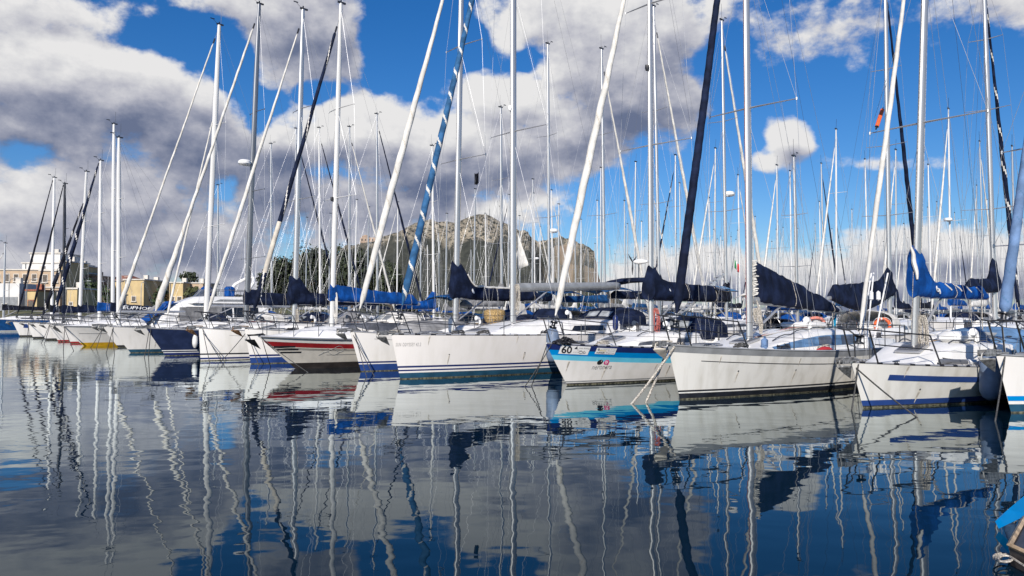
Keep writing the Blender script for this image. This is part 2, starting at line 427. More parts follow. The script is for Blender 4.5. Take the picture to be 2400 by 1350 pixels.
def patch(mb, h, x, z, verts, faces, off, m, side=-1, sx=1., sz=1.):
    """flat outline (u along the hull, v up) laid on the topsides"""
    mb.add([h.on(x + u * sx, z + v * sz, side, off) for u, v in verts], faces if side < 0 else [f[::-1] for f in faces], m)
def rect_patch(mb, h, x0, x1, z0, z1, off, m, nx=8, nz=3, side=-1, slope=0.):
    rows = []
    for j in range(nz + 1): rows.append([h.on(lerp(x0, x1, i / nx), lerp(z0, z1, j / nz) + slope * i / nx, side, off) for i in range(nx + 1)])
    mb.grid(rows, m)

class Cabin:
    def __init__(c, h, xa, xb, hc, wa=.42, wb=.66, front=2.2):
        c.h = h; c.xa, c.xb, c.hc, c.wa, c.wb, c.front = xa, xb, hc, wa, wb, front
    def hw(c, x):
        t = (x - c.xa) / (c.xb - c.xa); return c.h.B / 2 * lerp(c.wa, c.wb, min(1, t * 1.5) ** .8)
    def ht(c, x): return c.hc * sstep(c.xa - .05, c.xa + c.front, x) ** .85 + .01
    def base(c, x): return c.h.deckz(x) - .005
    def side(c, x, v, sgn, off=0.):
        w, t = c.hw(x), c.ht(x)
        return Vector((x, sgn * (lerp(w, w * .88, v) + off), c.base(x) + lerp(0, t * .9, v)))
    def top(c, x): return c.base(x) + c.ht(x) * 1.06
    def mesh(c):
        mb = MB(); rg = []; n = 18
        for i in range(n + 1):
            x = lerp(c.xa, c.xb, i / n); w, t, z = c.hw(x), c.ht(x), c.base(x)
            pr = [(1, -.1), (1, 0), (.88, .9), (.83, .97), (.6, 1.03), (0, 1.06)]
            pts = [Vector((x, -w * a, z + t * b)) for a, b in pr] + [Vector((x, w * a, z + t * b)) for a, b in pr[-2::-1]]
            rg.append(pts)
        mb.rings(rg, 0); return mb

def panel_on_cabin(mb, c, x0, x1, v0, v1, sgn, off=.005, m=0, slant=0.):
    n = 16; rows = []
    for j in range(4):
        v = lerp(v0, v1, j / 3); sh = slant * (v - v0) / max(1e-6, v1 - v0)
        rows.append([c.side(lerp(x0 + sh, x1 - sh * .6, i / n), v, sgn, off) for i in range(n + 1)])
    mb.grid(rows if sgn < 0 else rows[::-1], m)

def cover_mesh(L, h0, h1, decay, wid, front=.18, hood=0., hoodlen=.9, sag=0., slope=0., seed=0, n=60, flat=.0):
    """folded sail on a boom under canvas: u aft from the mast, v up from the boom; returns mesh and a side-point function"""
    def top(u):
        t = max(0., u)
        z = h1 + (h0 - h1) * math.exp(-t / decay) if decay else lerp(h0, h1, t / L)
        z += hood * (1 - sstep(.02, hoodlen, u)) ** 1.15
        z += .06 * noise.noise((u * 1.7, seed, 0)) + .03 * noise.noise((u * 5.1, seed, 3))
        return z * (1 - sstep(L - .25, L, u) * .55)
    def bot(u): return -.10 - sag * math.sin(math.pi * max(0, min(1, u / L))) + .012 * noise.noise((u * 4, seed, 7))
    def wd(u): return wid * (1 - .45 * max(0, u) / L) * (1 + .16 * noise.noise((u * 1.9, seed, 5)))
    def sidept(u, t, sgn=-1, off=0.):
        a, b = bot(u), top(u); z = lerp(a, b, t); w = wd(u)
        prof = math.sin(math.pi * min(1, max(0, t)) ** .75) ** .6
        thin = 1 - .5 * sstep(.25, 1, (b - a) / .9 * t) if hood else 1 - .35 * t
        y = w * prof * thin * (1 + .24 * noise.noise((u * 4 + t * 2, t * 2 - u, seed)) + .13 * noise.noise((u * 11 + t, t * 3, seed)) + .05 * noise.noise((u * 23, t * 6, seed)))
        if hood and u < .3: y = max(y, .125 * min(1, 7 * t, 6 * (1 - t)) * (1 - sstep(.15, .3, abs(u))))
        if flat: y = lerp(y, w * .8 * min(1, 6 * t, 6 * (1 - t)), flat)
        return Vector((u, sgn * (y + off), z + slope * u))
    rg = []
    us = [lerp(-front, L, (i / n) ** 1.15) for i in range(n + 1)]
    for u in us:
        r = [sidept(u, t, -1) for t in (.0, .06, .14, .24, .36, .5, .64, .78, .9, .97, 1.)]
        r += [sidept(u, t, 1) for t in (.97, .9, .78, .64, .5, .36, .24, .14, .06)]
        rg.append(r)
    mb = MB(); mb.rings(rg); return mb, sidept

def rolled_sail(a, b, r0, cols, pitch=.8, stripe=.0, lod=0, seed=0, lumpy=.08, foot=None, heavy=True):
    """headsail rolled round the forestay from a (foot) to b (head); cols: material names [cloth, stripe, foot cloth]"""
    a, b = Vector(a), Vector(b); Ln = (b - a).length
    n = int(Ln / (.036 if (stripe and lod == 0) else .075 if (stripe and lod < 2) else .16)) if lod < 2 else 30
    n = min(n, 480); seg = (18 if stripe and lod == 0 else 10) if lod < 2 else 6
    pts = [a.lerp(b, i / n) + (Vector((noise.noise((i * Ln / n * .35, seed, 1)), noise.noise((i * Ln / n * .35, seed, 2)), 0)) * .02 + Vector((0, 0, -.0))) * math.sin(math.pi * i / n) for i in range(n + 1)]
    def rad(i, j):
        t = i / n
        k = sstep(0, .03, t) * .75 + .25
        k *= (1 - .45 * t) if heavy is True else lerp(1, .6, sstep(.06, .34, t)) * (1 - .45 * t) if heavy else lerp(.78, 1, sstep(0, .3, t)) * (1 - .58 * sstep(.3, 1, t))
        k *= 1 - .8 * sstep(.985, 1, t)
        ph = (j / seg + i * Ln / n / pitch)
        return r0 * k * (1 + lumpy * math.sin(2 * math.pi * ph) + lumpy * .8 * noise.noise((i * Ln / n * 1.7, j * .9, seed)))
    def mf(i, j):
        t = i * Ln / n
        if foot and foot[0] < t < foot[1]: return 2
        return 1 if stripe and ((j / seg + t / pitch) % 1) < stripe else 0
    mb = MB(); mb.tube(pts, rad, seg, mf=mf); return mb

def wire(mb, a, b, r, n=4, sag=0., m=0, k=1):
    a, b = Vector(a), Vector(b)
    if sag: pts = [a.lerp(b, i / 6) - Vector((0, 0, sag * 4 * (i / 6) * (1 - i / 6))) for i in range(7)]
    else: pts = [a, b]
    mb.tube(pts, r, n, m)
def make_rope(name, pts, r, m, label, cat, group=None, n=5):
    mb = MB(); mb.tube(pts, r, n); o = mb.build(name, m)
    return tag(o, label, cat, group)

def boat(P, lod=0):
    """P: every measure and colour of one sailing boat, already in metres; returns its root"""
    g = P.get
    h = P['hull']
    root = empty(g('name', 'sailing_boat'), P['loc'], P['rz'], P['label'], g('cat', 'sailboat'), g('group'))
    if g('roll'): root.rotation_euler[0] = g('roll')
    top, boot = g('top', 'white_hull'), g('boot', 'navy_paint')
    # hull
    mats = [top, boot] + [x for x in g('bandmats', [])]
    bands = list(P.get('bands') or [('w', -.5, 1), ('w', .02, 1), ('w', g('boot_h', .12), 1), ('s', 0, 0)])
    if lod < 2: mats.append('scum'); bands.insert(1, ('w', .028, len(mats) - 1))
    mb = hull_mesh(h, bands, lod)
    for (x0, x1, a, b, kind, mname, *rest) in g('strips', []):
        if mname not in mats: mats.append(mname)
        strip(mb, h, x0, x1, a, b, kind, mats.index(mname), taper=rest[0] if rest else 0.)
    ho = mb.build('hull', mats, root); weld(ho)
    # deck
    mb = MB(); rows = []
    for i in range(17 if lod < 2 else 9):
        s = (i / (16 if lod < 2 else 8)) ** 1.3; Z = h.sheer(s); p = h.pt(s, Z, 1)
        rows.append([Vector((p.x, p.y * k, Z - .012 + .05 * (1 - k * k) * min(1, s * 4))) for k in (-.995, -.6, 0, .6, .995)])
    mb.grid(rows); mb.build('deck', g('deckm', 'deck_white'), root)
    # toe rail
    if lod < 2:
        for side in (-1, 1):
            mb = MB(); pts = []
            N = 90 if lod == 0 else 24
            for i in range(N + 1):
                s = .004 + .985 * i / N; Z = h.sheer(s); p = h.pt(s, Z, side, -.02); pts.append(p + Vector((0, 0, .018)))
            holes = g('holes', False)
            mb.tube(pts, .024, 4, up=(0, 0, 1), mf=(lambda i, j: 1 if (i % 3 == 1 and j in (0, 1, 2, 3)) else 0) if holes else None)
            mb.build('toe_rail', [g('rail', 'alu'), 'ink'], root, smooth=False)
    # cabin
    c = Cabin(h, g('ca', h.L * .2), g('cb', h.L * .64), g('ch', .42), g('cwa', .3), g('cwb', .62), g('cfront', 2.4))
    co = c.mesh().build('cabin', g('cabmat', 'cabin_white'), root)
    for sgn in (-1, 1):
        for (x0, x1, v0, v1, slant, mname) in g('windows', [(h.L * .40, h.L * .50, .38, .72, .08, 'window_grey'), (h.L * .52, h.L * .6, .38, .74, .06, 'window_grey')] if lod < 2 else [(h.L * .4, h.L * .6, .36, .74, .1, 'window_grey')]):
            mb = MB(); panel_on_cabin(mb, c, x0, x1, v0, v1, sgn, .022, 0, slant); mb.build('window', mname, co)
        for (x0, x1, v0, v1, mname) in g('cabstripes', []):
            mb = MB(); panel_on_cabin(mb, c, x0, x1, v0, v1, sgn, .013); mb.build('trim_band', mname, co)
    if lod == 0:
        for hx in g('hatches', [c.xa * .62, c.xa + .9]):
            z = (c.top(hx) if hx > c.xa else h.deckz(hx) + .045)
            sl = math.atan2(c.top(hx + .2) - c.top(hx - .2), .4) if hx > c.xa + .25 else 0
            mb = MB(); mb.box((hx, 0, z + .03), (.56, .56, .05), 0, Matrix.Rotation(-sl, 3, 'Y'), .015); ob = mb.build('hatch', 'alu', root)
            mb = MB(); mb.box((hx, 0, z + .06), (.46, .46, .02), 0, Matrix.Rotation(-sl, 3, 'Y'), .006); mb.build('hatch_pane', 'window_grey', ob)
        for sgn in (-1, 1):
            mb = MB(); pts = []
            x0, x1 = c.xa + 1.4, c.xb - .6
            for i in range(13): pts.append(Vector((lerp(x0, x1, i / 12), sgn * c.hw(lerp(x0, x1, i / 12)) * .62, c.top(lerp(x0, x1, i / 12)) + (.005 if i % 3 == 0 else .05))))
            mb.tube(pts, .014, 5); mb.build('grab_rail', g('grab', 'steel'), root)
    # cockpit
    xb = c.xb; zc = h.deckz(xb)
    for sgn in (-1, 1):
        mb = MB(); rg = []
        for i in range(7):
            x = lerp(xb - .02, h.L - .75, i / 6); w = h.deckhw(x); z = h.deckz(x)
            k = lerp(c.hc * .62, .2, i / 6)
            rg.append([Vector((x, sgn * w * .80, z - .03)), Vector((x, sgn * w * .74, z + k)), Vector((x, sgn * w * .60, z + k)), Vector((x, sgn * w * .55, z - .03))][::(1 if sgn > 0 else -1)])
        mb.rings(rg); mb.build('cockpit_coaming', g('cabmat', 'cabin_white'), root)
    # sprayhood
    sp = g('spray')
    if sp:
        mb = MB(); rg = []; w = c.hw(xb) * 1.02; z0 = c.base(xb) + c.ht(xb) * .75; hh = g('spray_h', .62)
        for (dx, k, wk) in ((-.85, .08, .86), (-.62, .38, .92), (-.3, .78, .98), (.05, .97, 1.), (.45, 1.0, 1.02), (.75, .96, 1.02)):
            ring = []
            for i in range(13):
                a = math.pi * i / 12; y = -math.cos(a); zz = math.sin(a) ** .45
                ring.append(Vector((xb + dx, y * w * wk, z0 - .1 + (hh * k + .1) * zz)))
            rg.append(ring)
        mb.rings(rg, 0, False, False); so_ = mb.build('sprayhood', sp, root)
        if lod < 2:
            mb = MB(); A, B_ = rg[1], rg[2]
            for a, b in ((4, 6), (6, 8)):
                q = [A[a], A[b], B_[b], B_[a]]; q = [v + Vector((-.012, 0, .012)) for v in q]
                cc = sum(q, Vector()) / 4; mb.poly([cc + (v - cc) * .82 for v in q])
            mb.build('clear_panel', 'clear_vinyl', so_, False)
    bi = g('bimini')
    if bi:
        x0, x1 = xb + 1.2, h.L - .5; zt = h.fs + 2.0; w = h.B * .40; rg = []
        for i in range(8):
            t = i / 7; x = lerp(x0, x1, t); cam_ = .16 * math.sin(math.pi * t)
            rg.append([Vector((x, w * k, zt + cam_ - .22 * abs(k) ** 3)) for k in (-1, -.7, -.35, 0, .35, .7, 1)])
        mb = MB(); mb.grid(rg); ob = mb.build('bimini', bi, root)
        sol = ob.modifiers.new('thickness', 'SOLIDIFY'); sol.thickness = .02
        for x in (x0 + .15, x1 - .15):
            for sgn in (-1, 1):
                mb = MB(); wire(mb, (lerp(x, (x0 + x1) / 2, .4), sgn * h.B * .36, h.fs), (x, sgn * w, zt - .18), .013, 5); mb.build('bimini_pole', 'steel', ob)
    # mast and rigging
    tm, zb, H = P['tm'], None, P['H']
    zb = (c.top(tm) if c.xa < tm < c.xb else h.deckz(tm))
    ly, lx = g('lean', 0.), g('mrake', .012)
    def mp(z): return Vector((tm + lx * (z - zb), ly * (z - zb), z))
    Hm = g('Hm', H)
    rx, ry = g('mr', .105), g('mr', .105) * .66
    mm = g('mastm', 'alu')
    mb = MB(); zs = [zb, lerp(zb, Hm, .3), lerp(zb, Hm, .72), lerp(zb, Hm, .9), Hm]
    mb.tube([mp(z) for z in zs], [rx, rx, rx, rx * .8, rx * .62], 12 if lod < 2 else 8, ry=.66, up=(1, 0, 0))
    mast = mb.build('mast', mm, root)
    sps = g('spreaders', [.36, .67]); sl_ = g('spl', h.B * .31); tips = {}
    dz = g('dsp', 0.)
    for q, fr in enumerate(sps):
        z = lerp(zb, Hm, fr); w = sl_ * (1 - .2 * q)
        p = mp(z); sw = .16 * w
        tips[q] = {sg: p + Vector((sw, sg * w, .03 * w)) for sg in (-1, 1)}
        mb = MB()
        mb.tube([tips[q][-1], p.lerp(tips[q][-1], .1), p.lerp(tips[q][1], .1), tips[q][1]], [.018, .034, .034, .018], 6, ry=.6, up=(1, 0, 0))
        if lod == 0:
            for sg in (-1, 1): mb.lathe([(.0, -.05), (.022, -.03), (.022, .03), (0, .05)], tips[q][sg], 6)
        mb.build('spreader', g('sprm', mm), mast)
    wr = .0045 if lod == 0 else (.0055 if lod == 1 else .008)
    for sg in (-1, 1):
        xc = tm + .22; yc = h.deckhw(xc) * .93 if lod < 2 else h.deckhw(xc) * .9; zc_ = h.deckz(xc)
        mb = MB(); mb.tube([Vector((xc, sg * yc, zc_))] + [tips[q][sg] for q in range(len(sps))] + [mp(lerp(zb, Hm, .985))], wr, 4); mb.build('cap_shroud', 'wire', mast)
        if lod < 2:
            z1 = lerp(zb, Hm, sps[0] - .015)
            mb = MB(); wire(mb, (xc + .25, sg * yc, zc_), mp(z1), wr * .9); mb.build('lower_shroud', 'wire', mast)
            if len(sps) > 1:
                mb = MB(); wire(mb, tips[0][sg], mp(lerp(zb, Hm, sps[1] - .01)), wr * .9); mb.build('diagonal_stay', 'wire', mast)
    ft = Vector((g('fsx', .22), 0, h.deckz(.3) + g('fsz', .25))); fh = mp(H)
    mb = MB(); wire(mb, mp(Hm - .05), (h.L - h.srake - .05, 0, h.fs + .05), wr * .9); mb.build('backstay', 'wire_dark' if g('dark_wires') else 'wire', mast)
    if lod < 2:
        for q in range(3 if lod == 0 else 1):
            mb = MB(); a = mp(Hm * .97); dx = .13 + .03 * q
            wire(mb, mp(zb + .4) + Vector((-dx if q % 2 else dx, .04 * (q - 1), 0)), a + Vector((-.08 if q % 2 else .06, .03 * (q - 1), 0)), .006 if lod == 0 else .007)
            mb.build('halyard', g('halyards', ['rope_pale', 'rope_pale', 'rope_red'])[q], mast)
        for sg in (-1, 1):
            a = mp(lerp(zb, Hm, sps[-1] - .02)); bm0 = g('boomlen', h.L * .36)
            mb = MB(); p2 = Vector((tm + bm0 * .72, sg * .12, zb + g('boomz', .85) + .25))
            wire(mb, a + Vector((0, sg * .05, 0)), p2, wr * .8); mb.build('lazy_jack', 'wire', mast)
        for sg in (-1, 1):
            mb = MB(); wire(mb, tips[0][sg].lerp(mp(lerp(zb, Hm, sps[0])), .3), (tm + .9, sg * h.deckhw(tm) * .9, h.deckz(tm) + .3), wr * .8); mb.build('flag_halyard', 'wire', mast)
        mb = MB(); wire(mb, mp(Hm * .99), Vector((tm + bm0 * 1.0, 0, zb + g('boomz', .85) + g('boomslope', 0.) * bm0 + .1)), wr * .8); mb.build('topping_lift', 'wire_dark', mast)
        # masthead fittings
        t = mp(Hm)
        mb = MB(); mb.box(t + Vector((.04, 0, .03)), (.36, .07, .07)); wire(mb, t + Vector((.1, .02, .05)), t + Vector((.1, .02, .85)), .008, 4)
        wire(mb, t + Vector((-.1, 0, .05)), t + Vector((-.34, 0, .22)), .008, 4); mb.box(t + Vector((-.36, 0, .24)), (.22, .012, .05)); mb.lathe([(0, 0), (.035, .01), (.035, .09), (0, .1)], t + Vector((.0, 0, .06)), 6)
        mb.build('masthead_unit', 'steel_dark', mast)
    else:
        t = mp(Hm); mb = MB(); mb.box(t + Vector((0, 0, .05)), (.4, .08, .1)); wire(mb, t, t + Vector((.12, 0, .9)), .012, 4); mb.build('masthead_unit', 'steel_dark', mast)
    if g('radar'):
        zr = g('radar'); mb = MB(); cpos = mp(zr) + Vector((-.42, 0, 0))
        mb.lathe([(0, -.12), (.24, -.12), (.3, -.06), (.3, .05), (.22, .12), (0, .14)], cpos, 14); mb.box(cpos + Vector((.2, 0, -.14)), (.45, .12, .04)); mb.build('radar_dome', 'lens_white', mast)
    if g('mastlight'):
        mb = MB(); cpos = mp(g('mastlight')) + Vector((-.16, 0, 0)); mb.lathe([(0, -.09), (.05, -.08), (.07, 0), (.06, .09), (0, .1)], cpos, 10); mb.build('steaming_light', g('lightmat', 'lens_white'), mast)
    # boom, cover
    bl = g('boomlen', h.L * .36); bz = zb + g('boomz', .85); bs = g('boomslope', 0.)
    if bl:
        mb = MB(); o0 = mp(bz) + Vector((.12, 0, 0)); o1 = o0 + Vector((bl, 0, bs * bl))
        br = g('boomr', .075)
        mb.tube([o0, o0.lerp(o1, .02), o0.lerp(o1, .98), o1], [br * .7, br, br, br * .8], 10, ry=.75, up=(0, 0, 1)); mb.build('boom', g('boommat', 'alu'), root)
        if lod < 2:
            mb = MB(); a = mp(zb + .15) + Vector((.1, 0, 0)); b = o0.lerp(o1, .32); mb.tube([a, b], .028, 6); mb.build('boom_vang', 'alu', root)
            mb = MB(); b = o0.lerp(o1, .9); wire(mb, b, (b.x + .1, .05, h.deckz(b.x) + .25), .012, 4); wire(mb, b, (b.x - .1, -.1, h.deckz(b.x) + .25), .012, 4); mb.build('mainsheet', 'rope_pale', root)
        cvx = g('cover')
        if cvx:
            k = dict(L=bl * g('coverk', .97), h0=.55, h1=.26, decay=1.5, wid=.2, slope=bs, seed=P.get('seed', 0), n=64 if lod == 0 else 34 if lod < 2 else 10); k.update(g('coverp', {}))
            mb, sidept = cover_mesh(**k)
            org = mp(bz) + Vector((.06, 0, .03))
            cvo = mb.build('boom_cover', cvx, root, ang=60, loc=org)
            P['cover_obj'], P['cover_fn'] = cvo, sidept
            if lod == 0:
                for q in range(4):
                    u = lerp(.9, k['L'] - .35, q / 3); mb = MB()
                    lp = [sidept(u + .015 * math.sin(i), t, -1, .006) for i, t in enumerate([.0, .1, .22, .36, .5, .64, .78, .9, 1.])] + [sidept(u, t, 1, .006) for t in (.9, .7, .5, .3, .1)]
                    mb.tube(lp + lp[:1], .008, 4); mb.build('cover_tie', 'rope_pale' if q % 2 else cvx, cvo)
            if g('coverpipe'):
                mb = MB(); mb.tube([sidept(lerp(.5, k['L'] - .1, i / 20), 1.) + Vector((0, 0, .015)) for i in range(21)], .045, 6); mb.build('piping', g('coverpipe'), cvo)
    # rolled headsail
    ge = g('genoa')
    if ge:
        cols, r0, pitch, stripe, *fo = ge
        a = ft.lerp(fh, .035); b = ft.lerp(fh, .94)
        mb = rolled_sail(a, b, r0, cols, pitch, stripe, lod, P.get('seed', 0), g('lumpy', .08), fo[0] if fo else None, g('heavy', False)); so_ = mb.build('furled_headsail', cols, root, ang=70)
        mb = MB(); wire(mb, ft, fh, .009 if lod < 2 else .012, 5); mb.build('forestay', 'wire', root)
        if lod < 2:
            d = (fh - ft).normalized(); mb = MB(); q = d.to_track_quat('Z', 'Y')
            mb.lathe([(.0, 0), (.1, 0), (.1, .03), (.05, .05), (.05, .12), (.1, .14), (.1, .17), (0, .18)], (0, 0, 0), 12); mb.v = [q @ v + ft.lerp(fh, .012) for v in mb.v]; mb.build('furling_drum', 'steel_dark', root)
            mb = MB(); mb.tube([ft.lerp(fh, .938), ft.lerp(fh, .955)], .04, 8); mb.build('top_swivel', 'ink', root)
    elif g('stay', True):
        mb = MB(); wire(mb, ft, fh, wr, 4); mb.build('forestay', 'wire', root)
    inn = g('inner')
    if inn:
        cols, r0, x0, zt = inn; a0 = Vector((x0, 0, h.deckz(x0) + .3)); b0 = mp(zt)
        mb = rolled_sail(a0.lerp(b0, .03), b0.lerp(a0, .06), r0, cols, .9, 0, lod, 9); mb.build('inner_headsail', cols, root, ang=70)
        mb = MB(); wire(mb, a0, b0, .008, 5); mb.build('inner_forestay', 'wire', root)
    # rails
    stl = g('railmat', 'steel')
    rr = .016 if lod == 0 else .017 if lod == 1 else .02
    def dk(x, sg, k=.95): return Vector((x, sg * h.deckhw(x) * k, h.deckz(x)))
    pl = g('pulpit_len', 1.55)
    mb = MB()
    up_ = Vector((0, 0, .62)); P1 = {sg: dk(pl, sg) + up_ for sg in (-1, 1)}; P2 = {sg: dk(.55, sg, 1.02) + up_ + Vector((0, 0, .04)) for sg in (-1, 1)}
    nose = {sg: Vector((-.1, sg * .2, h.fb + .68)) for sg in (-1, 1)}
    mb.tube([P1[-1], P1[-1].lerp(P2[-1], .5), P2[-1], nose[-1], Vector((-.2, 0, h.fb + .66)), nose[1], P2[1], P1[1].lerp(P2[1], .5), P1[1]], rr, 6)
    for sg in (-1, 1):
        mb.tube([P1[sg], dk(pl + .25, sg)], rr, 6); mb.tube([P2[sg].lerp(nose[sg], .55), dk(.5, sg, .9)], rr, 6)
        if lod < 2: mb.tube([P1[sg] - up_ * .48 + Vector((.1, 0, 0)), P2[sg].lerp(nose[sg], .3) - up_ * .45], rr * .8, 6)
    mb.build('pulpit', stl, root)
    if lod < 2:
        mb = MB(); xe = h.L - h.srake - .08
        Q = {sg: dk(xe - 1.1, sg) + up_ for sg in (-1, 1)}; E = {sg: dk(xe, sg, .9) + up_ for sg in (-1, 1)}
        mb.tube([Q[-1], E[-1], E[1], Q[1]], rr, 6)
        for sg in (-1, 1):
            for p in (Q[sg], E[sg]): mb.tube([p, p - up_], rr, 6)
        mb.tube([Q[-1] - up_ * .5, E[-1] - up_ * .5, E[1] - up_ * .5, Q[1] - up_ * .5], rr * .7, 5)
        mb.build('pushpit', stl, root)
        ns = g('nst', 4)
        for sg in (-1, 1):
            tops = [P1[sg]]
            for i in range(ns):
                x = lerp(pl, xe - 1.1, (i + 1) / (ns + 1)); p = dk(x, sg); tops.append(p + up_)
                mb = MB(); mb.tube([p, p + up_], [.014, .010], 6); mb.build('stanchion', stl, root)
            tops.append(Q[sg])
            for k in (0, .5):
                mb = MB()
                for a, b in zip(tops, tops[1:]): wire(mb, a - up_ * k, b - up_ * k, .0045 if lod == 0 else .006, 4, .012)
                mb.build('lifeline', 'wire_dark' if lod == 0 else 'wire', root)
    # wheel
    if lod < 2 and g('wheel', True):
        mb = MB(); cx = h.L - 2.0; cz = h.fs + .55
        mb.tube([Vector((cx, .45 * math.cos(2 * math.pi * i / 18), cz + .45 * math.sin(2 * math.pi * i / 18))) for i in range(19)], .016, 5)
        for i in range(6): wire(mb, (cx, 0, cz), (cx, .45 * math.cos(i * math.pi / 3), cz + .45 * math.sin(i * math.pi / 3)), .009)
        mb.box((cx - .15, 0, cz - .3), (.2, .26, .7), bev=.04); mb.build('steering_wheel', 'steel', root)
    # anchor on the bow roller
    am = g('anchor')
    if am:
        z = h.fb + .03; mb = MB()
        mb.box((-.06, 0, z + .02), (.75, .11, .035)); mb.box((-.3, .075, z + .03), (.3, .012, .12)); mb.box((-.3, -.075, z + .03), (.3, .012, .12))
        mb.build('bow_roller', 'galv', root)
        mb = MB(); mb.tube([(.25, 0, z + .08), (-.2, 0, z + .1), (-.5, 0, z + .02), (-.56, 0, z - .12)], [.025, .03, .035, .03], 6, ry=.5, up=(0, 0, 1))
        tip = Vector((-.02, 0, z - .42)); hl = Vector((-.62, 0, z - .12))
        for sg in (-1, 1):
            mb.add([hl, hl + Vector((.05, sg * .04, .06)), Vector((-.34, sg * .23, z - .08)), tip, Vector((-.36, 0, z - .27)), Vector((-.34, sg * .21, z - .11))], [(0, 1, 2, 4), (4, 2, 3), (0, 4, 5, 1), (4, 3, 5), (2, 5, 3), (1, 5, 2)])
        mb.v = [Vector((v.x * .8 - .03, v.y * .75, z + (v.z - z) * .8)) for v in mb.v]; mb.build('anchor', am, root, smooth=False)
    if lod == 0:
        for sg in (-1, 1):
            for x in (.9, h.L - 1.3):
                mb = MB(); p = dk(x, sg, .82); mb.tube([p + Vector((-.13, 0, .07)), p + Vector((.13, 0, .07))], .014, 6); wire(mb, p + Vector((-.04, 0, 0)), p + Vector((-.04, 0, .07)), .014, 6); wire(mb, p + Vector((.04, 0, 0)), p + Vector((.04, 0, .07)), .014, 6); mb.build('cleat', 'steel', root)
            for x in (xb - .35, xb + 1.3):
                y = c.hw(min(x, xb)) * .7 if x < xb else h.deckhw(x) * .67; z = c.top(min(x, xb - .01)) - .02 if x < xb else h.deckz(x) + c.hc * .5
                mb = MB(); mb.lathe([(.085, 0), (.085, .03), (.055, .05), (.06, .13), (.07, .16), (.03, .17), (0, .17)], (x, sg * y, z), 12); mb.build('winch', 'steel', root)
    P['root'], P['mp'], P['cabin'], P['zb'] = root, mp, c, zb
    return root
# ------------------------------------------------------------------ front row: bows measured on the water
AFT = 45
def solve(wl, deck, ang=AFT, L=10.5, B=3.4, mast=None, cross=None, masttop=None, mfrac=.42, H=13., hull=None, Hm=None):
    rz = R(ang); rot = Matrix.Rotation(rz, 3, 'Z'); p0 = at(*wl)
    rake, fb = .5, 1.25
    for _ in range(8):
        rake = bisect(lambda r: project(p0 + rot @ Vector((-r, 0, fb)))[0] - deck[0], -.2, 3.)
        fb = bisect(lambda f: project(p0 + rot @ Vector((-rake, 0, f)))[1] - deck[1], .3, 3.)
    hk = dict(L=L, B=B, fb=fb, fm=fb * .80, fs=fb * .78, rake=max(.02, rake)); hk.update(hull or {})
    h = Hull(**hk); loc = p0 + rot @ Vector((-h.rake, 0, 0)); loc.z = 0
    w = lambda p: loc + rot @ Vector(p)
    P = dict(hull=h, loc=loc, rz=rz, w=w)
    zb = h.fm + .42
    P['tm'] = bisect(lambda t: project(w((t, 0, zb)))[0] - mast, .5, L) if mast else L * mfrac
    P['lean'] = 0.
    if masttop: # (px, py) of a point of the mast higher up
        def fl(l):
            z = bisect(lambda z: project(w((P['tm'], l * (z - zb), z)))[1] - masttop[1], 2, 30)
            return project(w((P['tm'] + .012 * (z - zb), l * (z - zb), z)))[0] - masttop[0]
        P['lean'] = bisect(fl, -.12, .12)
    P['H'] = H
    if cross:
        a = Vector((.22, 0, h.fb + .25))
        def fc(Hx):
            b = Vector((P['tm'] + .012 * (Hx - zb), P['lean'] * (Hx - zb), Hx))
            t = bisect(lambda t: project(w(a.lerp(b, t)))[1] - cross[1], 0, 3)
            return project(w(a.lerp(b, t)))[0] - cross[0]
        P['H'] = bisect(fc, 6, 40)
    P['Hm'] = P['H'] * 1.02 if Hm is None else bisect(lambda z: project(w((P['tm'], P['lean'] * (z - zb), z)))[1] - Hm, 4, 40)
    return P
def local_of(P, px, py, side=-1):
    """x along and z up of the point of the topsides that shows at a pixel"""
    h = P['hull']; best = None
    x, z, st = h.L * .3, .6, (h.L * .3, .6)
    for it in range(9):
        c = []
        for i in range(-4, 5):
            for j in range(-4, 5):
                xx = min(h.L, max(0, x + st[0] * i / 4)); zz = min(h.fb, max(-.2, z + st[1] * j / 4))
                q = project(P['w'](h.on(xx, zz, side))); c.append(((q[0] - px) ** 2 + (q[1] - py) ** 2, xx, zz))
        _, x, z = min(c); st = (st[0] / 2.2, st[1] / 2.2)
    return x, z
def stripes_w(*b): return [('w', -.5, 1)] + [('w', z, m) for z, m in b] + [('s', 0, 0)]
FR = []
def front(label, **k):
    sv = {a: k.pop(a) for a in ('wl', 'deck', 'ang', 'L', 'B', 'mast', 'cross', 'masttop', 'mfrac', 'H', 'hull', 'Hm') if a in k}
    P = solve(**sv)
    P.update(k); P['label'] = label; P.setdefault('group', 'sailing boats moored bows-out in the front row'); P.setdefault('seed', len(FR) * 3 + 1)
    boat(P, P.get('lod', 0)); FR.append(P); return P

WHITE_ROLL = ['white_canvas', 'cream_canvas', 'white_canvas']
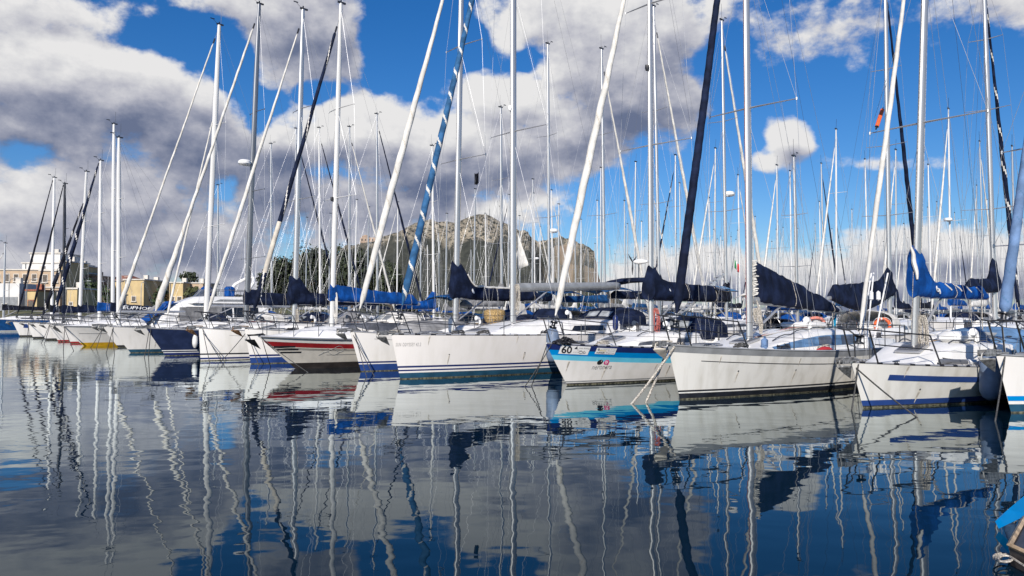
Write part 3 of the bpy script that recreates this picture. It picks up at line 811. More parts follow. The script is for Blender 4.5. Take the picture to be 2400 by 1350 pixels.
# far right, cut by the frame
A0 = front('white sailboat with pale blue wrapped headsail beyond the royal blue cover', wl=(2370, 968), deck=(2335, 834), ang=27, L=11, B=3.5, mast=2450, cross=(2402, 400), H=14,
     boot='teal_paint', bands=[('w', -.5, 1), ('w', .17, 1), ('s', 0, 0)], strips=[(.25, 9.5, .235, .33, 'w', 'sky_paint'), (.6, 9, .2, .225, 's', 'ink'), (.7, 9, .14, .15, 's', 'ink')],
     genoa=(['pale_blue_canvas', 'slate_blue_canvas', 'pale_blue_canvas'], .105, .55, .04), lumpy=.03, heavy=True, fsz=.6, railmat='steel_dark', cover='navy_canvas', boomlen=4, anchor='galv', spray='grey_canvas', ch=.5, rail='grey_paint')
A1 = front('weathered white sailboat with blue stripe and tall royal blue boom cover', wl=(2023, 957), deck=(1996, 851), ang=37, L=9.8, B=3.25, mast=2143, masttop=(2167, 5), cross=(2118, 5), top='old_hull',
     boot='weed', bands=stripes_w((.05, 1), (.16, 2)), bandmats=['blue_paint'], strips=[(.75, 9, .2, .315, 's', 'blue_paint')], holes=True,
     genoa=(['white_canvas', 'white_canvas', 'white_canvas'], .052, .9, 0), spreaders=[.40, .72], spl=1.25, mr=.1, cover='royal_canvas', boomlen=3.6, boomz=1.15, boommat='alu',
     coverp=dict(h0=.42, h1=.2, decay=1.1, wid=.16, front=.2, hood=.62, hoodlen=.8), spray='slate_blue_canvas', spray_h=.5, railmat='steel_dark', anchor='galv', ch=.46, ca=1.6, cb=6.1, cfront=1.6, cwa=.42,
     windows=[(5.2, 5.75, .3, .8, .1, 'window_grey')], hatches=[2.5], mastlight=9.2, lightmat='ink', dsp=0, halyards=['rope_pale', 'rope_pale', 'rope_dark'], nst=3)
A2 = front('white sailboat with thick navy wrapped headsail and navy boom cover', wl=(1594, 937), deck=(1565, 811), ang=43, L=10.8, B=3.5, mast=1757, masttop=(1749, 5), cross=(1681, 5), top='old_hull',
     boot='black_paint', bands=[('w', -.5, 1), ('w', .05, 1), ('w', .14, 1), ('w', .17, 0), ('w', .21, 1), ('s', .13, 0), ('s', 0, 2)], bandmats=['grey_paint'], strips=[(.75, 10, .285, .3, 's', 'ink')], rail='grey_paint',
     genoa=(['navy_canvas', 'navy_canvas', 'navy_canvas'], .108, .45, 0), lumpy=.05, heavy=True, spreaders=[.41, .72], spl=1.2, mr=.108, cover='navy_canvas', boomlen=5.0, boomslope=-.05, boomz=1.0, boommat='boom_grey', boomr=.1,
     coverp=dict(h0=1.0, h1=.14, decay=0, wid=.2, front=-.34, sag=.03), spray=None, railmat='steel_dark', anchor='cream_canvas', ch=.5, ca=2.0, cb=7.4, cfront=3.6, cwa=.5, cwb=.66, cabmat='cabin_white',
     windows=[(4.9, 5.6, .36, .8, .06, 'window_grey'), (6.1, 7.0, .34, .82, .1, 'window_grey')], cabstripes=[(2.9, 7.35, .3, .86, 'slate_blue_canvas')], hatches=[1.5, 3.2], nst=4, halyards=['rope_pale', 'rope_red', 'rope_pale'], wheel=True, deckm='deck_grey')
A3 = front('white racing sailboat with three blue bands and a number 60 placard', wl=(1329, 903), deck=(1279, 806), L=10.2, B=3.4, mast=1527, masttop=(1523, 5), cross=(1461, 5),
     boot='black_paint', bands=[('w', -.5, 1), ('w', .055, 1), ('w', .075, 0), ('w', .11, 2), ('s', .42, 0), ('s', .29, 3), ('s', .15, 4), ('s', 0, 5)], bandmats=['grey_paint', 'aqua_paint', 'sky_paint', 'navy_paint'], holes=True,
     genoa=(WHITE_ROLL, .105, 1.3, .06), lumpy=.07, spreaders=[.40, .71], spl=1.3, mr=.102, cover='navy_canvas', boomlen=4.0, boomz=1.0, boommat='alu', coverp=dict(h0=.62, h1=.42, decay=1.3, wid=.25, front=.22, hood=.34, hoodlen=.7),
     spray='navy_canvas', bimini=None, railmat='steel', anchor=None, ch=.42, ca=1.9, cb=6.6, cfront=2.4, windows=[(3.0, 3.7, .3, .62, .1, 'window_grey'), (4.6, 5.3, .4, .72, .1, 'window_grey')], mastlight=9.4, lightmat='ink', nst=4)
A4 = front('long white sailboat with twin navy waterline stripes and blue spiral headsail', wl=(938, 889), deck=(917, 785), hull=dict(fm=1.2, fs=1.15), L=12.8, B=4.0, mast=1203, masttop=(1203, 5), cross=(1106, 5), top='warm_hull',
     boot='teal_paint', bands=stripes_w((.03, 2), (.18, 1), (.23, 0), (.275, 3), (.33, 0), (.385, 3)), bandmats=['weed', 'navy_paint'], holes=True,
     genoa=(['spiral_blue', 'white_canvas', 'white_canvas'], .112, .8, .13), lumpy=.04, spreaders=[.365, .66], spl=1.35, mr=.125, boomlen=5.7, boomz=1.15, boomslope=.035, boommat='boom_grey', boomr=.15, cover=None,
     spray='navy_canvas', railmat='steel', anchor='galv', ch=.46, ca=2.4, cb=10.0, cfront=3.6, cwa=.34, windows=[(6.6, 8.4, .3, .7, .2, 'glass_dark'), (9.2, 9.65, .35, .7, .08, 'window_grey')], mastlight=8.8, nst=5, bimini='navy_canvas', heavy=True)
A5 = front('white sailboat with white rolled headsail and white-piped navy boom cover', wl=(846, 871), deck=(820, 778), L=11.2, B=3.6, mast=1068, masttop=(1081, 5), cross=(1036, 5), top='white_hull',
     boot='blue_paint', bands=stripes_w((.05, 1), (.24, 1), (.275, 0), (.33, 2)), bandmats=['navy_paint'], strips=[(.7, 10.6, .18, .195, 's', 'ink_grey')],
     genoa=(WHITE_ROLL, .118, 1.1, .06), lumpy=.05, spreaders=[.40, .68], spl=1.25, mr=.115, cover='navy_canvas', boomlen=4.5, boomz=1.0, boommat='boom_grey', boomr=.1, coverp=dict(h0=.42, h1=.32, decay=1.6, wid=.2, front=.28, hood=.85, hoodlen=1.0, sag=.05), coverpipe='white_canvas',
     spray='navy_canvas', railmat='steel', anchor='galv', ch=.40, ca=2.2, cb=7.0, nst=4, cabmat='cabin_white')
A7 = front('white sailboat with blue boot stripe and navy headsail cream at its foot', wl=(588, 853), deck=(573, 771), L=10.6, B=3.4, mast=778, masttop=(799, 5), Hm=5, cross=(780, 95), top='white_hull',
     boot='blue_paint', bands=stripes_w((.24, 1), (.28, 0), (.35, 2)), bandmats=['navy_paint'], genoa=(['navy_canvas', 'white_canvas', 'cream_canvas'], .105, 3.2, .08, (1.5, 3.6)), lumpy=.05, heavy=True, spreaders=[.39, .67], spl=1.2, mr=.11,
     cover='royal_canvas', boomlen=4.4, boomz=1.0, boomslope=-.03, coverp=dict(h0=.62, h1=.34, decay=2.4, wid=.2), spray='white_canvas', railmat='steel_dark', anchor='rust', mastlight=6.6, lightmat='ink', nst=3, mastm='mast_white')
A8 = front('white sailboat with black and navy waterline stripes and rolled white headsail', wl=(470, 846), deck=(466, 770), L=10.4, B=3.3, mast=690, masttop=(711, 5), cross=(703, 60), top='white_hull', hull=dict(p1=2.5),
     boot='navy_paint', bands=stripes_w((.06, 0), (.13, 1), (.24, 0), (.30, 2)), bandmats=['black_paint'], strips=[(1.0, 9.6, .2, .212, 's', 'ink_grey')], genoa=(WHITE_ROLL, .082, 1.2, .06), lumpy=.06, spreaders=[.39, .68], spl=1.15, mr=.12,
     cover='navy_canvas', boomlen=3.6, boomz=.85, coverp=dict(h0=.5, h1=.4, decay=.9, wid=.24, front=.34, hood=.7, hoodlen=.8), spray='grey_canvas', railmat='steel_dark', anchor='rust', nst=3)
A9 = front('navy hulled sailboat with pale waterline lines and fat white rolled headsail', wl=(388, 834), deck=(343, 770), L=12.4, B=3.8, mast=577, masttop=(608, 5), cross=(597, 55), top='navy_hull', boot='navy_paint',
     bands=stripes_w((.13, 1), (.16, 2), (.22, 0), (.255, 2)), bandmats=['white_paint'], strips=[(2.2, 11, .3, .325, 's', 'grey_paint')], genoa=(['white_canvas', 'cream_canvas', 'white_canvas'], .145, 1.1, .1), lumpy=.09, heavy=2, spreaders=[.2, .41, .66], spl=1.25, mr=.13, mastm='alu_dark',
     cover='navy_canvas', boomlen=4.4, boomz=.9, coverp=dict(h0=.7, h1=.4, decay=1.6, wid=.24), spray='navy_canvas', railmat='steel', anchor='galv', radar=9.2, nst=4)
A10 = front('white cutter with teal boot stripe and two rolled white headsails', wl=(306, 827), deck=(256, 766), L=12, B=3.8, mast=483, masttop=(514, 58), Hm=56, cross=(506, 84), top='white_hull', boot='teal_paint',
     bands=stripes_w((.17, 1)), genoa=(['white_canvas', 'cream_canvas', 'white_canvas'], .105, .9, .12), lumpy=.07, heavy=2, inner=(['white_canvas', 'cream_canvas', 'white_canvas'], .06, 2.6, 12.6), spreaders=[.32, .66], spl=1.2, mr=.14, mastm='mast_white', boomlen=4.6, boomz=.8, cover=None, railmat='steel_dark', anchor='galv', spray='white_canvas', nst=4)
# the row goes on towards the shore
LEFT = [
 ('small white sailboat with black waterline behind the teal-striped cutter', dict(wl=(277, 814), deck=(237, 764), mast=278, masttop=(279, 330), Hm=322, boot='black_paint', L=9.6, B=2.6, cover=None, genoa=None, H=12)),
 ('white sailboat with red boot line and tallest bare mast near the quay', dict(wl=(166, 805), deck=(140, 762), mast=264, masttop=(267, 300), Hm=290, boot='red_paint', L=10.2, B=3.2, cover='navy_canvas', genoa=None, H=14)),
 ('white sailboat with red boot line and navy spiral headsail', dict(wl=(137, 801), deck=(112, 760), mast=233, masttop=(236, 385), Hm=376, boot='red_paint', L=9.6, B=3.1, cover='royal_canvas', cross=(226, 400), genoa=(['navy_canvas', 'white_canvas', 'navy_canvas'], .14, 1.6, .1))),
 ('white sailboat with thin grey mast and dark wrapped headsail', dict(wl=(107, 797), deck=(88, 758), mast=186, masttop=(202, 410), Hm=402, boot='black_paint', L=9.6, B=3.1, cover='navy_canvas', cross=(252, 318), genoa=(['black_canvas', 'white_canvas', 'black_canvas'], .13, 1.4, .12))),
 ('white sailboat with black mast among those nearest the quay', dict(wl=(78, 793), deck=(63, 756), mast=149, masttop=(152, 440), Hm=430, mast_m='mast_black', boot='black_paint', L=9.4, B=3.1, cover='navy_canvas', cross=(148, 436), genoa=(['black_canvas', 'black_canvas', 'black_canvas'], .085, 1, 0))),
 ('white sailboat with blue band along its sheer near the quay', dict(wl=(47, 789), deck=(30, 755), mast=121, masttop=(127, 425), Hm=416, boot='black_paint', L=9.2, B=3.0, cover='black_canvas', cross=(122, 428), genoa=(['black_canvas', 'black_canvas', 'black_canvas'], .085, 1, 0), strips=[(.7, 8, .1, .42, 's', 'blue_paint')])),
]
for lab, k in LEFT:
    if k.pop('mast_m', None): mm_ = 'mast_black'
    else: mm_ = 'mast_white'
    sv = {a: k.pop(a) for a in ('wl', 'deck', 'L', 'B', 'mast', 'cross', 'masttop', 'H', 'Hm') if a in k}
    P = solve(**sv); P.update(k); P.update(label=lab, group='sailing boats moored bows-out in the front row', mastm=mm_, seed=len(FR) * 3 + 1, spray=random.choice(['grey_canvas', 'navy_canvas']), boomlen=3.6, anchor='galv', mr=.12, nst=3)
    boat(P, 1); FR.append(P)
# blue hull at the frame's edge
P = solve(wl=(-60, 778), deck=(-85, 745), L=12, B=3.6, mast=8, masttop=(12, 580), Hm=570, cross=(10, 590))
P.update(label='bright blue hulled sailboat nearest the old yellow palazzo', group='sailing boats moored bows-out in the front row', top='blue_hull', boot='white_paint', genoa=(WHITE_ROLL, .09, 1, 0), cover='black_canvas', spray='grey_canvas', boomlen=4, seed=77, mr=.1)
boat(P, 1); FR.append(P)

# extra details on the front boats ---------------------------------------------------------------
def mid_extra(P, name, mb, m, **k): return mb.build(name, m, P['root'], **k)
def emblem(P, u, t, kind, s, m='white_paint'):
    f = P['cover_fn']; mb = MB(); sh = {'drop': [(0, 1), (.35, .3), (.42, -.1), (.25, -.5), (0, -.6), (-.25, -.5), (-.42, -.1), (-.35, .3)], 'tag': [(-.4, -.6), (.4, -.6), (.4, .6), (-.4, .6)],
        'hook': None}[kind]
    def q(a, b): return f(u + a * s, t + b * s * .9, -1, .012)
    if sh: mb.poly([q(a, b) for a, b in sh])
    else:
        mb.tube([q(.5 * math.cos(w), .45 * math.sin(w)) for w in [i * .5 for i in range(13)]], .014, 5); mb.tube([q(.6 + .3 * i / 5, .6 - 1.4 * i / 5) for i in range(6)], .016, 5)
    mb.build('emblem', m, P['cover_obj'], False)
emblem(A5, .62, .42, 'drop', .17); emblem(A8, 1.55, .5, 'hook', .22); emblem(A1, .62, .42, 'hook', .2); emblem(A3, .62, .5, 'drop', .1); emblem(A9, .55, .7, 'drop', .16, 'lens_white')
# ties on the royal blue cover
for u in (1.2, 1.75, 2.3, 2.9):
    mb = MB(); mb.tube([A1['cover_fn'](u + .03 * i, .93 - .1 * i, -1, .015) for i in range(5)], .014, 5); mb.build('tie', 'white_canvas', A1['cover_obj'])
mb = MB(); mb.tube([A1['cover_fn'](-.22 + .02 * noise.noise((i, 0, 0)), .35 + .62 * i / 12, -1, .02) + Vector((0, .05, 0)) for i in range(13)], [.02 + .028 * math.sin(math.pi * i / 12) for i in range(13)], 6); mb.build('lacing', 'white_canvas', A1['cover_obj'])
# placards and lettering on the banded racing hull
def placard(P, c0, c1, name, texts, base='white_paint'):
    h = P['hull']; x0, z0 = local_of(P, *c0); x1, z1 = local_of(P, *c1)
    mb = MB(); sl = (h.deckz(x1) - h.deckz(x0)); zt, zl = z0, z0 - (z0 - z1 + sl)
    rect_patch(mb, h, x0, x1, zl, zt, .012, 0, slope=sl); o = mb.build(name, base, P['root'])
    w, hh = x1 - x0, zt - zl
    for (body, u0, u1, v0, v1, m, kw) in texts:
        mb = MB()
        if callable(body): body(mb, lambda u, v: h.on(x0 + u * w, zl + v * hh + sl * u, -1, .020))
        else:
            vs, fs = text_geo(body, (v1 - v0) * hh, (u1 - u0) * w, **kw)
            mb.add([h.on(x0 + u0 * w + a, zl + v0 * hh + b + sl * (u0 + a / w), -1, .020) for a, b in vs], fs)
        mb.build('lettering' if not callable(body) else 'logo', m, o, False)
def little_sail(mb, q):
    mb.poly([q(.46, .7), (q(.55, .7)), q(.53, .98)]); mb.poly([q(.47, .64), q(.6, .64), q(.58, .68), q(.45, .68)])
def squiggle(mb, q):
    mb.tube([q(.72 + .07 * math.cos(a) * (1 + .3 * math.sin(a)), .28 + .13 * math.sin(a)) for a in [i * .45 for i in range(15)]], .006, 4)
    mb.tube([q(.84 + .05 * math.cos(a), .28 + .1 * math.sin(a)) for a in [i * .5 for i in range(14)]], .006, 4); mb.tube([q(.8, .2), q(.82, .5)], .006, 4)
placard(A3, (1315, 809), (1376, 832), 'placard', [('60', .06, .40, .08, .93, 'ink', dict(bold=.02, shear=-.2)), (little_sail, 0, 0, 0, 0, 'ink', {}), ('Vela Sailing', .6, .97, .66, .84, 'ink_grey', {}), ('club', .58, .74, .48, .56, 'ink_grey', {}), ('porto', .47, .66, .22, .32, 'ink_grey', {}), (squiggle, 0, 0, 0, 0, 'ink_grey', {})])
def ring_mark(mb, q): mb.tube([q(.1 + .035 * math.cos(a), .74 + .14 * math.sin(a)) for a in [i * .55 for i in range(12)]], .006, 4)
def ochre_bar(mb, q): mb.poly([q(.16, .5), q(.5, .5), q(.5, .58), q(.16, .58)])
placard(A3, (1399, 815), (1439, 831), 'placard', [(ring_mark, 0, 0, 0, 0, 'ink', {}), ('LA STRADA DEL MOTORE', .2, .95, .7, .84, 'ink_grey', {}), (ochre_bar, 0, 0, 0, 0, 'ochre_ink', {}), ('Ricambi', .58, .93, .48, .62, 'ink_grey', {}), ('KOHLER', .06, .46, .12, .34, 'ink', dict(bold=.02)), ('Engines', .52, .93, .12, .36, 'ink_grey', {})])
def hull_text(P, body, p0, p1, m, **kw):
    h = P['hull']; x0, z0 = local_of(P, *p0); x1, z1 = local_of(P, *p1)
    vs, fs = text_geo(body, abs(z1 - z0) if z1 != z0 else .1, x1 - x0, **kw); mb = MB()
    mb.add([h.on(x0 + a, min(z0, z1) + b, -1, .006) for a, b in vs], fs); mb.build('lettering', m, P['root'], False)
hull_text(A3, 'neronera', (1386, 866), (1435, 857), 'ink_grey')
def disc_mark(P, px, py, r, m, tail=False):
    h = P['hull']; x, z = local_of(P, px, py); mb = MB(); pts = [(r * math.cos(a), r * math.sin(a)) for a in [2 * math.pi * i / 20 for i in range(20)]]
    patch(mb, h, x, z, pts, [tuple(range(20))], .006, 0, sx=1.1)
    if tail: patch(mb, h, x, z, [(.4 * r, 0), (.4 * r, -1.15 * r), (1.0 * r, -1.15 * r), (1.0 * r, .4 * r)], [(0, 1, 2, 3)], .007, 0, sx=1.1)
    o = mb.build('logo', m, P['root'], False)
    mb = MB()
    if tail: mb.tube([h.on(x + .4 * r * math.cos(a) * 1.1, z + .45 * r * math.sin(a), -1, .008) for a in [i * .5 for i in range(14)]], .007, 4)
    else: mb.poly([h.on(x + a, z + b, -1, .008) for a, b in ((.3 * r, .1 * r), (.45 * r, .1 * r), (.45 * r, .8 * r), (.3 * r, .8 * r))])
    mb.build('logo_mark', 'white_paint', o, False)
disc_mark(A3, 1406, 849, .068, 'ink'); disc_mark(A3, 1421, 849, .066, 'pink', True)
hull_text(A4, 'SUN ODYSSEY 42.2', (927, 812), (987, 803), 'ink_pale', shear=.0, space=1.25)
# heap of chain on the racing bow
mb = MB()
for i in range(150):
    a = random.random() * 6.28; r = random.random() ** .6 * .34; x = .62 + r * math.cos(a) * 1.3; y = -.16 + r * math.sin(a) * .7
    z = A3['hull'].deckz(x) + .03 + max(0, (.36 - r)) * .55 * random.random()
    q = Matrix.Rotation(random.random() * 6.28, 3, 'Z') @ Matrix.Rotation(random.random() * 3, 3, 'X')
    mb.tube([Vector((x, y, z)) + q @ Vector((.045 * math.cos(w), .026 * math.sin(w), 0)) for w in [k * 1.05 for k in range(7)]], .012, 4)
tag(mb.build('anchor_chain', 'ink', None, loc=A3['loc']), 'heap of black chain on the bow of the boat numbered 60', 'chain').rotation_euler = (0, 0, A3['rz'])
# coiled halyards at the masts
def coil(P, z, r, m, side=-.12, label=None, n=9):
    o = P['mp'](P['zb'] + z); mb = MB()
    for k in range(n):
        rr = r * random.uniform(.75, 1.1); ph = random.random() * 6
        mb.tube([o + Vector((.02 * math.sin(ph + w) + .05, side + rr * .33 * math.cos(w) + .012 * k - .05, -rr * 1.5 + rr * 1.5 * math.sin(w))) for w in [i * .42 for i in range(16)]], .011, 5)
    mb.build('coiled_halyard', m, P['root'])
coil(A4, 1.25, .32, 'rope_pale'); coil(A7, 1.3, .4, 'white_canvas', n=12); coil(A2, .8, .13, 'rope_pale', side=-.13, n=5); coil(A1, .7, .3, 'rope_pale'); coil(A3, .7, .3, 'rope_red'); coil(A8, .6, .25, 'rope_pale')
# folded luff between mast and cover of the navy-headsail boat
mb = MB(); mp = A2['mp']; rnd = random.Random(5)
for i in range(26):
    z = A2['zb'] + 1.1 + i * .035; w = .15 + .1 * rnd.random()
    a = mp(z) + Vector((.1, -.05 + .03 * rnd.random(), 0)); mb.tube([a, a + Vector((w * .5, -.06 * rnd.random() - .03, .05 * rnd.random())), a + Vector((w, .02, .03)), a + Vector((w * .6, .05, -.03)), a + Vector((.05, .06, -.045))], [.012, .018, .015, .018, .012], 5)
mb.build('sail_lashing', 'white_canvas', A2['root'])
mb = MB()
for k in range(6):
    a = mp(A2['zb'] + 1.0) + Vector((.14, -.12, 0)); mb.tube([a, a + Vector((.05 + .02 * k, -.03, -.3)), a + Vector((.02 + .035 * k, -.05, -.62)), a + Vector((.05 + .02 * k, -.05, -.85))], .012, 5)
mb.build('hanging_line', 'rope_pale', A2['root'])
# canister and hatch clutter
mb = MB(); c = A1['cabin']; mb.box((4.05, -.25, c.top(4.05) + .12), (.95, .5, .26), bev=.09); mb.build('liferaft_canister', 'white_paint', A1['root'])
mb = MB(); c = A2['cabin']; mb.box((6.9, .3, c.top(6.9) + .09), (1.0, .9, .16), bev=.05); mb.build('companion_hood', 'cabin_white', A2['root'])
mb = MB(); mb.tube([(A1['hull'].L * .2 + 3.6 * i / 10, -A1['hull'].deckhw(A1['hull'].L * .2 + 3.6 * i / 10) * .8, A1['hull'].deckz(2 + 3.6 * i / 10) + .1) for i in range(11)], .055, 8, mf=lambda i, j: i % 4 == 2)
mb.build('spinnaker_pole', ['alu_dark', 'white_paint'], A1['root'])

# mooring ropes from the bows into the water ----------------------------------------------------
WATERY = .02
def moor(P, name, ends, r=.013, m='rope_dark', sag=.05):
    for i, (px, py) in enumerate(ends):
        a = P['w'](P['hull'].pt(.012, P['hull'].fb - .02, -1 if i % 2 == 0 else 1)); b = at(px, py); b.z = -.25
        d = (b - a)
        pts = [a + d * t - Vector((0, 0, sag * 4 * t * (1 - t))) for t in [k / 8 for k in range(9)]]
        make_rope('mooring_rope', pts, r, m, f'bow mooring rope of the {name}', 'mooring rope', f'bow mooring ropes of the {name}')
moor(A0, 'boat with the pale blue wrapped headsail', [(2325, 992)], .016); moor(A1, 'boat with the royal blue cover', [(1990, 962), (2205, 985)], .016)
moor(A2, 'boat with the thick navy headsail', [(1455, 948), (1500, 945)], .028, 'rope_pale'); moor(A3, 'boat numbered 60', [(1213, 906), (1236, 904)])
moor(A5, 'boat with the white-piped cover', [(866, 886), (890, 884)]); moor(A8, 'boat with the black waterline stripe', [(496, 852), (540, 850)], .014)
moor(A7, 'boat with the cream-footed headsail', [(505, 846), (613, 856)], .014); moor(A9, 'navy hulled sailboat', [(347, 836), (336, 838)], .016); moor(A10, 'teal-striped cutter', [(245, 828), (270, 832)], .016)
moor(FR[10], 'small black-waterline sailboat', [(205, 815), (222, 818)], .016); moor(FR[12], 'navy spiral headsail boat', [(100, 808), (92, 806)], .018); moor(FR[14], 'black-masted sailboat', [(62, 800), (70, 802)], .018)

# fenders hung between hulls
def fender(P, x, z, m, label, r=.17, ln=.85, sg=-1):
    h = P['hull']; p = P['w'](h.on(x, max(z, .3), sg, r * .95)); p.z = z
    mb = MB(); mb.lathe([(.0, ln / 2 + .06), (.045, ln / 2 + .05), (.06, ln / 2), (r * .8, ln / 2 - .1), (r, ln / 2 - .22), (r, -ln / 2 + .2), (r * .75, -ln / 2 + .07), (.05, -ln / 2), (0, -ln / 2)], (0, 0, 0), 14)
    top = P['w'](Vector((x, sg * h.deckhw(x) * .95, h.deckz(x) + .5))); mb.tube([Vector((0, 0, ln / 2 + .05)), top - p], .009, 5)
    tag(mb.build('fender', m, None, loc=p), label, 'fender')
fender(A4, local_of(A4, 1284, 810)[0], .92, 'fender_blue', 'grey blue fender hanging beside the bow numbered 60', .2, 1.1)
fender(A1, local_of(A1, 2302, 870)[0], .62, 'fender_blue', 'long grey blue fender beside the pale-headsail bow', .2, 1.0)
fender(A9, local_of(A9, 455, 800)[0], .65, 'fender_white', 'white fender on the navy hull beside the next white bow', .13, .6)

# orange lifebuoy on a rail
def ring_buoy(loc, rz, label, R0=.27, r=.062):
    mb = MB(); n = 32
    mb.tube([Vector((R0 * math.cos(2 * math.pi * i / n), 0, R0 * math.sin(2 * math.pi * i / n))) for i in range(n + 1)], r, 10, mf=lambda i, j: 1 if (i % 8) == 0 else 0)
    for q in range(4):
        a0 = q * math.pi / 2 + .2; mb.tube([Vector(((R0 + r + .03 * math.sin(math.pi * k / 6)) * math.cos(a0 + k * .2), .0, (R0 + r + .03 * math.sin(math.pi * k / 6)) * math.sin(a0 + k * .2))) for k in range(7)], .01, 4, m=1)
    tag(mb.build('lifebuoy', ['orange', 'white_paint'], None, loc=loc), label, 'lifebuoy').rotation_euler = (0, 0, rz)
ring_buoy(at_depth(2068, 763, 31), R(-24), 'orange and white lifebuoy hung on a rail beside the royal blue cover')
mb = MB(); n = 22; mb.tube([Vector((.42 * math.cos(math.pi * i / n), .0, .2 * math.sin(math.pi * i / n))) for i in range(n + 1)], .085, 10)
tag(mb.build('horseshoe_buoy', 'salmon', None, loc=at_depth(1912, 757, 32)), 'faded salmon horseshoe buoy lying on a rail behind the navy-headsail boat', 'buoy').rotation_euler = (0, 0, R(20))
# cyan rope bundle
pts = []; a = at_depth(1954, 718, 22.5)
mb = MB()
for k in range(7): mb.tube([a + Vector((.03 * math.cos(k), .03 * math.sin(k), -.0)), a + Vector((.07 * math.cos(k * 2), .05 * math.sin(k * 2), -.25)), a + Vector((.035 * math.cos(k), .03 * math.sin(k), -.5)), a + Vector((.05 * math.cos(k * 3), .03, -.95))], .022, 5)
tag(mb.build('rope_bundle', 'rope_cyan'), 'cyan rope bundle hanging by the boom end of the navy-headsail boat', 'rope')

# things lying on the decks
def on_deck(P, x, y=0., dz=0.): 
    c = P['cabin']; z = c.top(x) if c.xa + .2 < x < c.xb else P['hull'].deckz(x); return P['w'](Vector((x, y, z + dz)))
mb = MB(); rg = []
for i in range(15):
    t = i / 14; x = 3.1 * t; w = .62 * min(1, 3.2 * t + .15) * min(1, 4 * (1 - t) + .5); hh = .5 * min(1, 3 * t + .3) * (1 - .15 * t)
    rg.append([Vector((x, w * math.cos(a), hh * math.sin(a) ** .8 + .03 * noise.noise((x * 2, a, 0)))) for a in [math.pi * k / 10 for k in range(11)]])
mb.rings(rg); o = mb.build('upturned_dinghy', 'grey_canvas', None, loc=on_deck(A5, 1.7, 0, .0)); o.rotation_euler = (0, 0, A5['rz']); tag(o, 'grey canvas-covered dinghy upside down on the foredeck of the white-piped sloop', 'dinghy')
mb = MB(); rg = []
for i in range(11):
    t = i / 10; rg.append([Vector((1.25 * t, .5 * math.cos(a), .40 * math.sin(a) ** .6 * min(1, 5 * t + .5, 5 * (1 - t) + .5) + .02 * noise.noise((t * 5, a, 2)))) for a in [math.pi * k / 10 for k in range(11)]])
mb.rings(rg); o = mb.build('covered_raft', 'navy_canvas', None, loc=on_deck(A4, 6.3, 0, -.02)); o.rotation_euler = (0, 0, A4['rz']); tag(o, 'navy canvas-covered bundle on the cabin top of the spiral-headsail boat', 'bundle')
mb = MB(); mb.lathe([(.0, 0), (.22, 0), (.36, .12), (.42, .34), (.40, .5), (.28, .56), (0, .57)], (0, 0, 0), 18); o = mb.build('wicker_basket', 'wicker', None, loc=on_deck(A5, 6.15, -.35, .02)); tag(o, 'tan wicker basket standing under the white-piped navy cover', 'basket')
mb = MB(); mb.prism([(0, 0, 0), (.75, 0, 0), (.45, 0, .75), (.05, 0, .8)], (0, .05, 0)); o = mb.build('cloth_panel', 'white_canvas', None, loc=on_deck(A5, 6.9, -.75, .05)); o.rotation_euler = (0, 0, A5['rz']); tag(o, 'white cloth side panel beside the wicker basket', 'panel')

